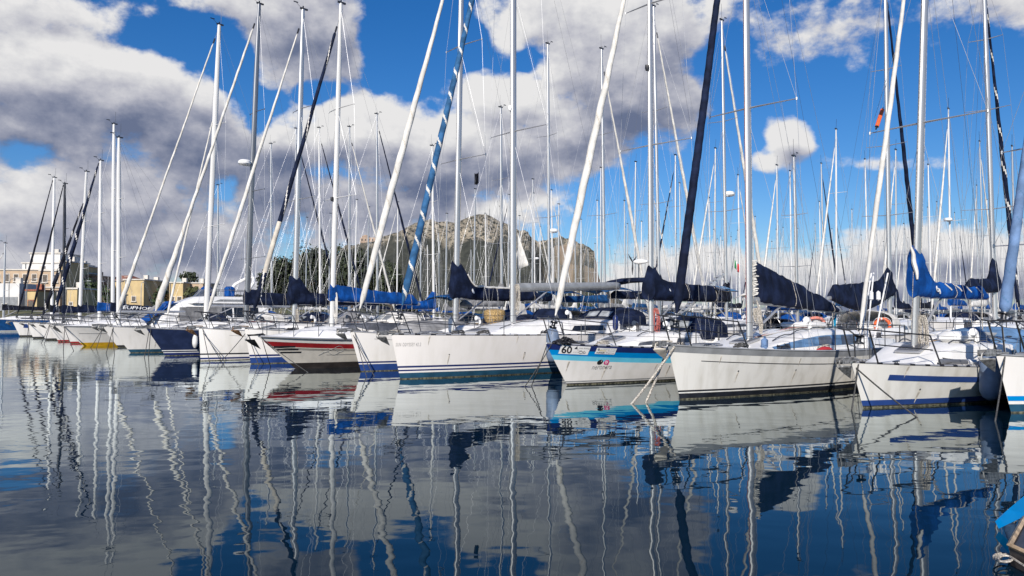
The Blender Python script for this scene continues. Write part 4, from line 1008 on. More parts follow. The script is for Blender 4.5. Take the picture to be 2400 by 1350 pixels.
# fittings and run-off marks on the topsides, coils and vents on the decks
rnd = random.Random(11)
for P in (A0, A1, A2, A3, A4, A5, A7, A8, A9, A10):
    h = P['hull']; dark = P.get('top') == 'navy_hull'
    for q in range(3):
        x = h.L * (.16 + .17 * q + rnd.uniform(-.04, .04)); z = h.deckz(x) * rnd.uniform(.42, .6)
        mb = MB(); pts = [(.018 * math.cos(a), .018 * math.sin(a)) for a in [2 * math.pi * i / 12 for i in range(12)]]; patch(mb, h, x, z, pts, [tuple(range(12))], .010, 0); mb.build('drain_outlet', 'ink', P['root'], False)
        if not dark:
            mb = MB(); ln = rnd.uniform(.18, .34); w = rnd.uniform(.016, .03)
            patch(mb, h, x + .004, z - .03, [(-w, 0), (w, 0), (w * .5, -ln * .6), (w * .2, -ln), (-w * .3, -ln * .9), (-w * .8, -ln * .5)], [(0, 1, 2, 3, 4, 5)], .008, 0); mb.build('run_off_stain', 'stain', P['root'], False)
    if not dark:
        for q in range(4):
            x = h.L * (.1 + .2 * q + rnd.uniform(-.05, .05)); ln = rnd.uniform(.12, .3); w = rnd.uniform(.012, .024); Z = h.deckz(x) - (.44 if P is A3 else .16 if P is A2 else .02)
            mb = MB(); patch(mb, h, x, Z, [(-w, 0), (w, 0), (w * .4, -ln * .7), (0, -ln), (-w * .6, -ln * .6)], [(0, 1, 2, 3, 4)], .008, 0); mb.build('run_off_stain', 'stain', P['root'], False)
    for q in range(3):
        x = 1.3 + 1.5 * q + rnd.random(); y = -h.deckhw(x) * rnd.uniform(.45, .75); z = h.deckz(x) + .035
        mb = MB(); pts = []
        for i in range(46):
            a = i * .45; r = .16 * (1 - .1 * (i // 14)) + .02 * rnd.random(); pts.append(Vector((x + r * 1.5 * math.cos(a), y + r * .7 * math.sin(a), z + .0022 * i + .03 * rnd.random())))
        mb.tube(pts, .013, 5); mb.build('rope_coil', rnd.choice(['rope_dark', 'rope_dark', 'rope_pale', 'ink']), P['root'])
    c = P['cabin']
    for sg in (-1, 1):
        x = lerp(c.xa, c.xb, .62); mb = MB(); o = Vector((x, sg * c.hw(x) * .55, c.top(x) - .02)); mb.tube([o, o + Vector((0, 0, .16)), o + Vector((-.06, 0, .25)), o + Vector((-.2, 0, .27))], [.05, .05, .06, .085], 9); mb.build('dorade_vent', 'lens_white' if sg < 0 else 'steel', P['root'])
    for q in range(5):
        xa = lerp(c.xa + .8, c.xb - .3, q / 5); mb = MB(); ya = c.hw(xa) * rnd.uniform(-.5, .5)
        mb.tube([Vector((P['tm'] + .1, ya * .15, c.top(min(max(P['tm'], c.xa + .3), c.xb)) + .04)), Vector((lerp(P['tm'], c.xb, .5), ya, c.top(lerp(max(P['tm'], c.xa + .3), c.xb, .5)) + .03)), Vector((c.xb - .4, ya * 1.1, c.top(c.xb - .4) + .03))], .009, 4); mb.build('deck_line', rnd.choice(['rope_pale', 'rope_red', 'rope_dark', 'rope_ochre']), P['root'])
def jerrycan(P, x, y, m, label):
    mb = MB(); mb.box((0, 0, .17), (.3, .17, .33), bev=.035); mb.tube([(-.09, 0, .33), (-.09, 0, .4), (.07, 0, .4), (.07, 0, .33)], .018, 6); mb.lathe([(0, .33), (.03, .33), (.03, .38), (0, .385)], (.11, 0, 0), 8)
    o = mb.build('jerrycan', m, None, loc=P['w'](Vector((x, y, P['hull'].deckz(x) + .02)))); o.rotation_euler = (0, 0, P['rz'] + .3); o.scale = (.75, .75, .75); tag(o, label, 'jerrycan')
jerrycan(A2, 2.7, -.8, 'pale_blue_canvas', 'pale blue jerrycan on the foredeck of the navy-jib sloop')
def rail_fender(P, x, m, label, sg=-1):
    h = P['hull']; p = P['w'](Vector((x, sg * (h.deckhw(x) * .9), h.deckz(x) + .36))); mb = MB()
    mb.lathe([(0, .3), (.03, .29), (.09, .22), (.1, .1), (.1, -.14), (.07, -.22), (0, -.25)], (0, 0, 0), 12); mb.tube([(0, 0, .28), (0, 0, .36)], .01, 5)
    tag(mb.build('fender', m, None, loc=p), label, 'fender')
rail_fender(A5, 3.2, 'fender_white', 'white fender tied inside the rail of the white-piped sloop'); rail_fender(A4, 8.2, 'navy_paint', 'navy fender standing on the side deck of the spiral-jib sloop'); rail_fender(A1, 4.9, 'blue_paint', 'blue fender standing on the side deck of the royal-blue-cover boat'); rail_fender(A7, 3.0, 'fender_white', 'white fender inside the rail of the cream-jib sloop')
for i, (x, y) in enumerate(((8.1, -.95), (8.2, -.75), (8.35, -1.05))):
    mb = MB(); mb.tube([(0, 0, 0), (.25 + .1 * i, .05, 1.9)], .022, 6); mb.lathe([(0, 1.1), (.06, 1.15), (.06, 1.35), (0, 1.4)], (.16, .03, 0), 8)
    o = mb.build('marker_pole', 'white_paint', None, loc=A2['w'](Vector((x, y, A2['hull'].deckz(x) + .2)))); tag(o, 'one of three white marker poles leaning at the stern of the navy-jib sloop', 'pole', 'white poles at the stern of the navy-jib sloop')
mb = MB(); Lg = 2.1
for sg in (-1, 1): mb.box((Lg / 2, sg * .19, 0), (Lg, .05, .07))
for i in range(12): mb.box((.1 + i * .17, 0, .02), (.09, .34, .025))
o = mb.build('gangplank', 'alu', None, loc=at_depth(1592, 738, 26)); o.rotation_euler = (0, R(-42), R(10)); tag(o, 'grey slatted gangplank hoisted at a slant behind the boat numbered 60', 'gangplank')
mb = MB(); mb.box((0, 0, 0), (1.25, .62, .035), bev=.01); ob = mb.build('solar_panel', 'glass_dark', None, loc=A3['w'](Vector((8.9, 0, 2.75)))); ob.rotation_euler = (R(18), 0, A3['rz']); tag(ob, 'dark solar panel on a frame at the stern of the boat numbered 60', 'solar panel')
mb = MB()
for sg in (-1, 1): mb.tube([(8.9, sg * .5, A3['hull'].fs), (8.9, sg * .3, 2.73)], .018, 6)
mb.tube([(8.9, -.32, 2.72), (8.9, .32, 2.72)], .018, 6); mb.build('panel_frame', 'steel', A3['root'])

mb = MB(); rg = []
for i in range(9):
    t = i / 8; r = .12 * math.sin(math.pi * (t * .8 + .1)); rg.append([Vector((.9 * t - .45, r * math.cos(a) * (1 + .3 * noise.noise((t * 6, a, 1))), .02 + r * .8 * (1 + math.sin(a)) * (1 + .3 * noise.noise((t * 5, a, 4))))) for a in [2 * math.pi * k / 9 for k in range(9)]])
mb.rings(rg); o = mb.build('sail_bag', 'flag_red', None, loc=A2['w'](Vector((4.6, -1.35, A2['hull'].deckz(4.6) + .01)))); o.scale = (.9, .7, .5); o.rotation_euler = (0, 0, A2['rz']); tag(o, 'crumpled red sail bag lying on the side deck by the mast of the navy-jib sloop', 'bag')
# ------------------------------------------------------------------ motor boats
def motor_boat(P, flybridge=False, lod=0):
    g = P.get; h = P['hull']; root = empty('motor_boat', P['loc'], P['rz'], P['label'], 'motorboat', g('group'))
    mats = [g('top', 'white_hull'), g('boot', 'brown_paint')] + g('bandmats', [])
    mb = hull_mesh(h, g('bands') or [('w', -.5, 1), ('w', .12, 1), ('s', 0, 0)], lod)
    for (x0, x1, a, b, kind, mname, *rest) in g('strips', []):
        if mname not in mats: mats.append(mname)
        strip(mb, h, x0, x1, a, b, kind, mats.index(mname), taper=rest[0] if rest else 0.)
    ho = mb.build('hull', mats, root); weld(ho)
    # crowned foredeck rising to the windscreen
    crown = g('crown', .35); xw = g('xw', h.L * .42); rows = []
    for i in range(15):
        x = lerp(.0, xw, i / 14); Z = h.deckz(x); w = h.deckhw(x); k = crown * sstep(0, xw * .8, x)
        rows.append([Vector((x, w * a, Z + .01 + k * (1 - abs(a) ** 3))) for a in (-1, -.9, -.65, -.3, 0, .3, .65, .9, 1)])
    mb = MB(); mb.grid(rows); mb.build('foredeck', 'deck_white', root)
    rows = []
    for i in range(9):
        x = lerp(xw, h.L - .05, i / 8); Z = h.deckz(x); w = h.deckhw(x); rows.append([Vector((x, w * a, Z - .02 - (.35 if abs(a) < .8 else 0))) for a in (-1, -.82, -.78, 0, .78, .82, 1)])
    mb = MB(); mb.grid(rows); mb.build('cockpit_floor', 'deck_white', root)
    for sg in (-1, 1):
        mb = MB(); pts = [h.pt(.01 + .98 * i / 24, h.sheer(.01 + .98 * i / 24), sg, .01) for i in range(25)]; mb.tube(pts, .035, 6); mb.build('rub_rail', g('rub', 'alu'), root)
    # rail
    mb = MB(); up = Vector((0, 0, .5)); xr = xw * 1.05
    def dk(x, sg): return Vector((x, sg * h.deckhw(x) * .93, h.deckz(x) + .02))
    T = {sg: [dk(lerp(.25, xr, i / 8), sg) + up for i in range(9)] for sg in (-1, 1)}
    mb.tube(T[-1][::-1] + [Vector((-.12, 0, h.fb + .55))] + T[1], .015, 6)
    for sg in (-1, 1):
        for i in (0, 2, 4, 6, 8): mb.tube([T[sg][i], dk(lerp(.25, xr, i / 8), sg)], .012, 5)
    mb.build('bow_rail', 'steel', root)
    # superstructure
    zt = h.deckz(xw) + crown * .4
    if flybridge:
        w0 = h.B * .40; zz0 = zt; hs_ = g('hs', 1.); zt = 0.
        sup = empty('superstructure', (0, 0, zz0)); sup.parent = root; sup.scale = (1, 1, hs_); realroot = root; root = sup
        def block(name, x0, x1, z0, z1, f, b, w, wt, m, par=root):
            mb = MB(); rg = []
            for t in (0, .06, .94, 1):
                z = lerp(z0, z1, t); ww = lerp(w, wt, t) - (.05 if t in (0, 1) else 0); a, c = x0 + f * t, x1 - b * t
                rg.append([Vector((a + .5, -ww, z)), Vector((a + .12, -ww * .8, z)), Vector((a, 0, z)), Vector((a + .12, ww * .8, z)), Vector((a + .5, ww, z)), Vector((c, ww, z)), Vector((c, -ww, z))])
            mb.rings(rg); return mb.build(name, m, par)
        s0 = block('saloon', xw - .4, h.L - 1.8, zt - .5, zt + 1.15, 2.2, .2, w0, w0 * .86, 'cabin_white')
        z0 = zt + .38
        for sg in (-1, 1):
            xs_ = [xw + 1.7, xw + 3.6, xw + 5.4, h.L - 2.6]
            for a, b in zip(xs_, xs_[1:]):
                mb = MB(); q = lambda x, z: Vector((x, sg * (lerp(w0, w0 * .86, (z - zt + .5) / 1.65) + .012), z))
                mb.poly([q(a + .06, z0 - .08), q(b - .04, z0 - .08), q(b - .06, z0 + .55), q(a + .7 if a == xs_[0] else a + .05, z0 + .55)]); mb.build('window', 'glass_dark', s0, False)
        f0 = block('flybridge', xw + 2.2, h.L - 1.6, zt + 1.12, zt + 1.55, 1.3, .2, w0 * .98, w0 * .9, 'cabin_white')
        for sg in (-1, 1):
            mb = MB(); mb.tube([(xw + 3.6, sg * w0 * .88, zt + 1.6), (xw + 4.2, sg * w0 * .88, zt + 1.95), (h.L - 2.0, sg * w0 * .88, zt + 1.95), (h.L - 1.8, sg * w0 * .88, zt + 1.55)], .02, 5)
            for i in range(4): x = lerp(xw + 4.8, h.L - 2.6, i / 3); mb.tube([(x, sg * w0 * .88, zt + 1.5), (x, sg * w0 * .88, zt + 1.95)], .014, 5)
            mb.build('fly_rail', 'steel', f0)
            mb = MB(); mb.poly([Vector((x, sg * (w0 * .95 + .012), z)) for x, z in ((xw + 4., zt + 1.22), (h.L - 2.4, zt + 1.22), (h.L - 2.6, zt + 1.38), (xw + 4.5, zt + 1.38))]); mb.build('accent_band', 'grey_paint', f0, False)
        mb = MB()
        for i, x in enumerate((xw + 4.4, xw + 5.6)): mb.box((x, .4 - .8 * i, zt + 1.85), (.6, .6, .7), bev=.12)
        mb.build('helm_seat', 'royal_canvas', f0)
        mb = MB(); rg = [[Vector((xw + 3.5 + .5 * t + .25 * abs(y), y * w0 * .8, zt + 1.5 + .5 * t)) for y in (-1, -.5, 0, .5, 1)] for t in (0, 1)]; mb.grid(rg); mb.build('windscreen', 'window_grey', f0)
        mb = MB()
        for sg in (-1, 1): mb.tube([(h.L - 3.6, sg * w0 * .9, zt + 1.6), (h.L - 3.0, sg * w0 * .86, zt + 2.4), (h.L - 2.6, sg * w0 * .4, zt + 2.75), (h.L - 2.6, 0, zt + 2.78)], [.13, .11, .1, .1], 8)
        ob = mb.build('radar_arch', 'cabin_white', root)
        mb = MB(); mb.lathe([(0, 0), (.3, 0), (.32, .1), (.26, .24), (0, .27)], (h.L - 2.6, 0, zt + 2.86), 14); mb.build('radar_dome', 'lens_white', ob)
        mb = MB(); wire(mb, (h.L - 2.6, .8, zt + 2.6), (h.L - 2.6, .8, zt + 5.4), .014, 5); wire(mb, (h.L - 2.6, -.8, zt + 2.6), (h.L - 2.5, -.8, zt + 4.6), .012, 5); mb.build('antenna', 'white_paint', ob)
        # canvas over the wheelhouse windscreen: blue and grey panels
        for (u0, u1, m) in ((-.9, .35, 'royal_canvas'), (.35, 1.0, 'grey_canvas')):
            mb = MB(); rg = []
            for t in (0, .5, 1):
                rg.append([Vector((xw - .45 + 2.25 * t * 1.0, lerp(u0, u1, k) * w0 * (1 - .12 * t), zt - .42 + 1.55 * t + .05 * noise.noise((t * 3, k * 4, u0)) + .12)) for k in (0, .25, .5, .75, 1)])
            mb.grid(rg); mb.build('windscreen_cover', m, root)
        mb = MB(); rg = []
        for i in range(6):
            x = lerp(xw + 1.9, xw + 4.6, i / 5); rg.append([Vector((x, -w0 * .99 - .02, zt + .0 + .9 * t + .02 * noise.noise((i, t * 3, 1)))) for t in (0, .5, 1)])
        mb.grid(rg); mb.build('side_cover', 'grey_canvas', root)
        root = realroot
    else:
        mb = MB(); rg = []
        hh = g('shield', .5)
        for t in (0, 1):
            rg.append([Vector((xw + (1.6 if abs(y) == 1 else .35 if abs(y) > .8 else 0) + .35 * t, y * h.B * .40 * (1 - .06 * t), zt + hh * t - (.1 if t == 0 else 0))) for y in (-1, -.85, -.45, 0, .45, .85, 1)])
        mb.grid(rg); mb.build('windscreen', g('shieldmat', 'window_grey'), root)
        if g('cover'):
            mb = MB(); rg = []
            for i in range(8):
                x = lerp(xw + .3, h.L - .4, i / 7); k = math.sin(math.pi * min(1, .25 + i / 8))
                rg.append([Vector((x, y * h.B * .43, h.deckz(x) + .12 + .5 * k * (1 - abs(y) ** 2.5) + .03 * noise.noise((x, y * 3, 2)))) for y in (-1, -.75, -.4, 0, .4, .75, 1)])
            mb.grid(rg); mb.build('cockpit_cover', g('cover'), root)
        if g('hardtop'):
            mb = MB(); rg = []
            for i in range(7):
                x = lerp(xw + .6, h.L - 1.0, i / 6); rg.append([Vector((x, y * h.B * .4, h.fm + 1.75 + .12 * math.sin(math.pi * i / 6) - .1 * y * y)) for y in (-1, -.5, 0, .5, 1)])
            mb.grid(rg); ob = mb.build('hardtop', g('hardtop'), root); ob.modifiers.new('thickness', 'SOLIDIFY').thickness = .06
            for x in (xw + .9, h.L - 1.3):
                for sg in (-1, 1): mb = MB(); wire(mb, (x, sg * h.B * .38, h.fm + .1), (x, sg * h.B * .38, h.fm + 1.68), .025, 6); mb.build('hardtop_pole', 'steel', ob)
        mb = MB(); mb.box((h.L + .1, 0, h.fs * .8 + .25), (.5, .42, .55), bev=.12); mb.box((h.L + .14, 0, .2), (.2, .12, 1.0), bev=.03); mb.build('outboard_motor', g('motor', 'ink'), root)
    if g('anchor'):
        mb = MB(); z = h.fb; mb.box((-.05, 0, z + .04), (.6, .1, .05)); mb.tube([(.2, 0, z + .08), (-.36, 0, z + .02), (-.42, 0, z - .14)], .026, 6)
        for sg in (-1, 1): mb.add([Vector((-.46, 0, z - .1)), Vector((-.2, sg * .2, z - .1)), Vector((.12, 0, z - .44)), Vector((-.2, 0, z - .28))], [(0, 1, 3), (1, 2, 3)])
        mb.build('anchor', g('anchor'), root, smooth=False)
    P['root'] = root; return root
def solve_motor(wl, deck, ang=AFT, L=7, B=2.6, hull=None):
    hk = dict(sm=.62, tw=.92, p0=1.5, p1=2.6, gw=.8, srake=.1); hk.update(hull or {})
    P = solve(wl=wl, deck=deck, ang=ang, L=L, B=B, hull=hk, mast=None, H=10); return P
P = solve_motor((692, 864), (604, 788), L=7.2, B=2.5, ang=44, hull=dict(fm=.98, fs=.9, p1=2.4))
P.update(label='white motorboat with red stripe and dark waterline between two sailboat bows', group='motorboats moored in the front row', top='beige_hull', boot='brown_paint', bands=[('w', -.5, 1), ('w', .2, 1), ('s', .34, 0), ('s', .17, 3), ('s', 0, 2)], bandmats=['white_hull', 'red_paint'],
     strips=[(.45, 6.9, .36, .375, 's', 'ink'), (.5, 6.9, .40, .41, 's', 'ink'), (2.2, 6.9, .46, .475, 'w', 'ink_grey')], crown=.42, xw=3.2, anchor='steel_dark', shield=.4, cover='white_canvas')
motor_boat(P); RED = P
mb = MB(); h = P['hull']; x0, z0 = local_of(P, 762, 812); x1, z1 = local_of(P, 812, 836)
for k in range(3):
    mb.tube([h.on(lerp(x0, x1, .1 + .8 * i / 9 - .12 * k), lerp(z0, z1, .15 + .25 * k + .16 * math.sin(i * .9 + k)), -1, .006) for i in range(10)], .007, 4)
mb.build('scroll_mark', 'ink_grey', P['root'])
for k in range(3):
    mb = MB(); z = .55 + .1 * k; mb.grid([[h.on(x, z + dz, -1, .006) for x in [h.xs(z)[0] + .06 + .62 * i / 5 for i in range(6)]] for dz in (0, .055)]); mb.build('vent_stripe', 'ink', P['root'], False)
moor(RED, 'red-striped motorboat', [(640, 858), (752, 874)], .013)
P = FLY = solve_motor((196, 811), (142, 764), L=14.0, B=3.9, hull=dict(tw=.9, sm=.6, p1=2.6, gw=.82))
P['hull'].fm = P['hull'].fb * .95; P['hull'].fs = P['hull'].fb * .9
P.update(label='large white flybridge motor yacht with mustard yellow bottom and blue-grey windscreen covers', group='motorboats moored in the front row', boot='yellow_paint', bands=[('w', -.5, 1), ('w', .2, 1), ('s', 0, 0)], strips=[(.9, 13, .42, .455, 's', 'ink_grey')], crown=.45, xw=4.2, anchor='galv', hs=1.08)
motor_boat(P, True); moor(P, 'yellow-bottomed motor yacht', [(148, 822), (180, 826)], .018)

# ------------------------------------------------------------------ rows of boats behind
E = Vector((-math.sin(R(45.5)), math.cos(R(45.5)), 0)); NN = Vector((math.cos(R(45.5)), math.sin(R(45.5)), 0))
BASE = Vector(A1['w']((0, 0, 0))); BASE.z = 0
PONT = [13.6, 56., 97., 136.]
def pontoon(n, k0, k1, label):
    root = empty('pontoon', BASE + NN * n + E * ((k0 + k1) / 2), R(135.5)); root['kind'] = 'structure'
    L = (k1 - k0); mb = MB(); mb.box((0, 0, .38), (L, 2.2, .12)); mb.build('pontoon_deck', 'wood_light', root)
    mb = MB()
    for i in range(int(L / 6)): mb.box((-L / 2 + 3 + 6 * i, 0, .05), (4.6, 1.9, .52), bev=.05)
    mb.build('pontoon_float', 'grey_paint', root)
pontoon(PONT[0], -12, 96, ''); pontoon(PONT[1], -6, 110, ''); pontoon(PONT[2], 2, 116, ''); pontoon(PONT[3], 10, 90, '')
BACK = []   # (root, mast x in the picture, kind words)
CAN = ['navy_canvas', 'navy_canvas', 'royal_canvas', 'white_canvas', 'mid_canvas', 'grey_canvas', 'black_canvas']
def roll_of(c):
    return {'white': (['white_canvas', 'cream_canvas', 'white_canvas'], .1, 1, .0), 'navy': (['navy_canvas', 'navy_canvas', 'navy_canvas'], .1, 1, 0.), 'spiral': (['navy_canvas', 'white_canvas', 'navy_canvas'], .1, 1.6, .14), None: None}[c]
def row_axis(row):
    """distance of the mast line from the front bows, and the direction the bows point"""
    return {2: (PONT[0] + 1.4 + 5.6, 1), 3: (PONT[1] - 1.4 - 5.9, -1), 4: (PONT[1] + 1.4 + 5.9, 1), 5: (PONT[2] - 7.3, -1), 6: (PONT[2] + 7.3, 1), 7: (PONT[3] - 7.3, -1), 8: (PONT[3] + 7.3, 1)}[row]
def on_row(row, px):
    n, s = row_axis(row); q = BASE + NN * n; r_ = (px - 1200) / FPX
    k = (q.x - r_ * q.y) / (r_ * E.y - E.x); return k, q + E * k
def back_boat(row, k, H, lod, roll=None, cover='navy_canvas', **kw):
    n, s = row_axis(row); pos = BASE + NN * n + E * k
    L = kw.pop('L', max(8.5, min(13.5, H * .66))); B = min(3.5, L * .315); aft = -NN * s
    rz = math.atan2(aft.y, aft.x) + R(random.uniform(-1.5, 1.5)); rot = Matrix.Rotation(rz, 3, 'Z'); tm = L * .43
    P = dict(hull=Hull(L=L, B=B, fb=L * .118, fm=L * .093, fs=L * .09, rake=L * .05), rz=rz, loc=pos - rot @ Vector((tm, 0, 0)), tm=tm, H=H * .965, Hm=H, lean=random.uniform(-.008, .008), label='x', seed=random.randint(0, 99))
    P['w'] = lambda p: P['loc'] + rot @ Vector(p)
    P.update(top=random.choice(['white_hull', 'white_hull', 'warm_hull', 'old_hull', 'white_hull', 'beige_hull']), boot=random.choice(['navy_paint', 'blue_paint', 'red_paint', 'black_paint', 'teal_paint']), genoa=roll_of(roll), cover=cover,
             spray=random.choice(['navy_canvas', 'royal_canvas', 'grey_canvas', 'white_canvas', 'mid_canvas', None]), bimini=random.choice([None, None, 'navy_canvas', 'mid_canvas', 'white_canvas']) if lod < 2 else None,
             mastm=random.choice(['alu', 'alu', 'mast_white']), mr=.1 if lod < 2 else .11, ch=L * .042, boomlen=L * .36, boomz=.95, nst=3, railmat=random.choice(['steel', 'steel_dark']), spreaders=random.choice([[.38, .68], [.46], [.36, .66]]),
             coverp=dict(h0=random.uniform(.4, .8), h1=random.uniform(.22, .36), decay=random.uniform(.9, 2.2), wid=.2, front=random.choice([.15, .3]), hood=random.choice([0, 0, .5, .9])))
    P.update(kw); P.setdefault('group', {2: 'sailing boats on the far side of the first pontoon', 3: 'sailing boats in the third row', 4: 'sailing boats in the fourth row', 5: 'sailing boats in the fifth row', 6: 'sailing boats in the sixth row', 7: 'sailing boats in the seventh row', 8: 'sailing boats in the farthest row'}[row])
    boat(P, lod)
    mx = project(P['w']((tm, 0, 2.6)))[0]
    BACK.append([P['root'], mx, roll, cover, H, row]); return P
TALL = dict(hood=.5, hoodlen=1.6, h0=.75, h1=.45, decay=3.0, wid=.24, front=.25, sag=.5)
# masts one can single out: (x, y of the masthead, rolled sail, extras)
SEEN = [
 (2085, -70, 'navy', dict(cover='navy_canvas', coverp=TALL, boomlen=6.8, boomz=1.1, boomslope=-.03, mr=.14, bimini=None, spreaders=[.3, .5, .72], mastm='alu')),
 (2254, -60, 'spiral', dict(cover='navy_canvas', coverp=dict(hood=.8, hoodlen=.7, h0=.6, h1=.4, decay=1.2, wid=.26, front=.25), boomlen=3.8, boomz=1.3, mr=.14, bimini=None, spreaders=[.32, .6, .8])),
 (1703, 42, 'white', dict(radar=8.2)), (1590, -8, 'white', dict(cover='navy_canvas')), (1418, 110, 'white', dict(cover='mid_canvas', bimini='mid_canvas')), (1321, 88, None, dict(radar=7.2, cover='navy_canvas')), (1176, 250, None, dict(cover='grey_canvas')),
 (1017, 340, None, dict(cover='royal_canvas', mastm='mast_white')), (885, 265, 'navy', dict(cover='navy_canvas')), (838, 290, 'white', dict(cover='royal_canvas')), (798, 282, 'navy', {}), (722, 290, 'navy', dict(cover='white_canvas')), (688, 325, None, dict(cover='grey_canvas')), (637, 335, None, dict(cover='white_canvas')), (2380, 340, None, {}), (1960, 300, 'white', {}),
 (1487, 310, None, {}), (1247, 398, 'white', {}), (1408, 375, None, {}), (1675, 320, 'white', {}), (1652, 330, 'spiral', {}), (1824, 385, 'white', {}), (1856, 400, None, {}), (1905, 378, 'navy', {}), (1924, 440, None, {}), (2003, 363, 'white', {}), (2036, 372, None, {}), (2121, 240, 'white', dict(radar=9.0)),
 (2183, 385, None, {}), (2272, 285, 'white', {}), (2292, 380, 'white', {}), (2365, 340, None, {}), (2380, 450, None, {}), (707, 450, None, {}), (511, 433, None, {}), (1044, 500, None, {}), (1110, 440, None, {}), (1535, 372, 'white', {}), (1735, 395, 'white', {}), (1770, 380, None, {}), (1560, 420, None, {}), (1466, 470, None, {}), (1610, 470, None, {}), (2225, 470, None, {}), (2320, 440, 'navy', {}), (930, 470, 'white', {}), (770, 470, None, {}), (860, 480, None, {}), (600, 500, None, {}), (985, 520, None, {}), (1290, 480, None, {}), (1350, 500, None, {}), (1140, 500, None, {}),
]
used = {r: [] for r in range(2, 9)}
def free(row, k): return all(abs(k - u) > (3.7 if row < 4 else 3.25) for u in used[row])
for px, py, roll, kw in SEEN:
    cand = []
    for row in (2, 3, 4, 5, 6):
        k, q = on_row(row, px)
        z = 2 if False else HC + (735 - py) / FPX * q.y
        kk = k
        for dk_ in (0, 1.2, -1.2, 2.2, -2.2, 3.2, -3.2):
            if free(row, k + dk_): kk = k + dk_; break
        else: continue
        sc = abs(z - 14.5) + abs(kk - k) * 1.0 + (3 if z < 10 or z > 19.5 else 0) + (0 if not kw or row == 2 else 4)
        cand.append((sc, row, kk, z))
    if not cand: continue
    sc, row, k, z = min(cand)
    used[row].append(k)
    if row == 2: back_boat(2, k, min(z, 21), 1, roll, **kw) if 'cover' in kw else back_boat(2, k, min(z, 21), 1, roll, random.choice(CAN), **kw)
    else:
        kw = dict(kw); cv = kw.pop('cover', random.choice(CAN)); back_boat(row, k, max(9.5, min(z, 17.5)), 2, roll, cv, **kw)
# fill the rows: copies of boats already built, each with its own place
stock = [b for b in BACK if b[5] >= 3 and not b[0].get('special')]
def fill(row, k0, k1, step):
    k = k0
    while k < k1:
        if free(row, k):
            n, s = row_axis(row); pos = BASE + NN * n + E * k; px = project(pos + Vector((0, 0, 2.6)))[0]
            if -40 < px < 2460:
                used[row].append(k); src = random.choice(stock)
                c = copy_tree(src[0]); sc = random.uniform(.80, 1.1); c.scale = (sc, sc, sc)
                aft = -NN * s; rz = math.atan2(aft.y, aft.x) + R(random.uniform(-2, 2)); c.rotation_euler = (R(random.uniform(-.5, .5)), 0, rz)
                L = 4.6 * sc; c.location = pos - Matrix.Rotation(rz, 3, 'Z') @ Vector((L, 0, 0))
                c['group'] = {2: 'sailing boats on the far side of the first pontoon', 3: 'sailing boats in the third row', 4: 'sailing boats in the fourth row', 5: 'sailing boats in the fifth row', 6: 'sailing boats in the sixth row', 7: 'sailing boats in the seventh row', 8: 'sailing boats in the farthest row'}[row]
                BACK.append([c, px, src[2], src[3], src[4] * sc, row])
        k += step
random.seed(21)
for i in range(7):   # row 2 gaps get boats of their own
    pass
def fill_near(k0, k1, step):
    k = k0
    while k < k1:
        if free(2, k):
            n, s = row_axis(2); pos = BASE + NN * n + E * k; px = project(pos)[0]
            if -40 < px < 2500: used[2].append(k); back_boat(2, k, random.uniform(10.5, 13.5), 1, random.choice(['white', None, 'navy']), random.choice(CAN))
        k += step
fill_near(-4, 74, 1.3)
fill(3, 2, 92, 1.25); fill(4, 4, 92, 1.1); fill(5, 8, 92, 1.1); fill(6, 10, 92, 1.1); fill(7, 14, 86, 1.1); fill(8, 18, 86, 1.1)
# say of each where its mast stands between the front masts
REF = sorted([(project(P['mp'](4.5) if False else P['w'](P['mp'](3.2)))[0], nm) for P, nm in ((A10, 'twin-jib cutter'), (A9, 'navy-hulled sloop'), (A8, 'black-striped sloop'), (A7, 'cream-jib sloop'), (A5, 'white-piped sloop'), (A4, 'spiral-jib sloop'), (A3, 'boat numbered 60'), (A2, 'navy-jib sloop'), (A1, 'royal-blue-cover boat'))])
ORD = ['first', 'second', 'third', 'fourth', 'fifth', 'sixth', 'seventh', 'eighth', 'ninth', 'tenth', 'eleventh', 'twelfth', 'thirteenth', 'fourteenth', 'fifteenth', 'sixteenth', 'seventeenth', 'eighteenth', 'nineteenth', 'twentieth', 'twenty-first', 'twenty-second', 'twenty-third', 'twenty-fourth', 'twenty-fifth', 'twenty-sixth', 'twenty-seventh', 'twenty-eighth', 'twenty-ninth', 'thirtieth', 'thirty-first', 'thirty-second', 'thirty-third', 'thirty-fourth', 'thirty-fifth']
RW = {2: 'second-row', 3: 'third-row', 4: 'fourth-row', 5: 'fifth-row', 6: 'sixth-row', 7: 'seventh-row', 8: 'farthest-row'}
cnt = {}
for b in sorted(BACK, key=lambda b: b[1]):
    gi_ = sum(1 for x, _ in REF if x < b[1]); key = (gi_, b[5]); cnt[key] = cnt.get(key, 0) + 1; o = ORD[min(cnt[key] - 1, len(ORD) - 1)]
    jib = {'white': 'white-jib', 'navy': 'navy-jib', 'spiral': 'spiral-jib', None: 'jibless'}[b[2]]
    if gi_ == 0: t = f'{o} {RW[b[5]]} mast before the {REF[0][1]}'
    elif gi_ == len(REF): t = f'{o} {RW[b[5]]} mast beyond the {REF[-1][1]}'
    else: t = f'{o} {RW[b[5]]} mast between {REF[gi_ - 1][1]} and {REF[gi_][1]}'
    b[0]['label'] = f'{jib} sailboat, {t}'
# lettering on the navy cover behind the cutter
P = FR[11]; f = P['cover_fn']; vs, fs = text_geo('EUPHORIA', .34, 2.3, shear=.25, bold=.012); mb = MB()
mb.add([f(.5 + a, .36 + b / .75, -1, .03) for a, b in vs], fs); mb.build('lettering', 'white_paint', P['cover_obj'], False)
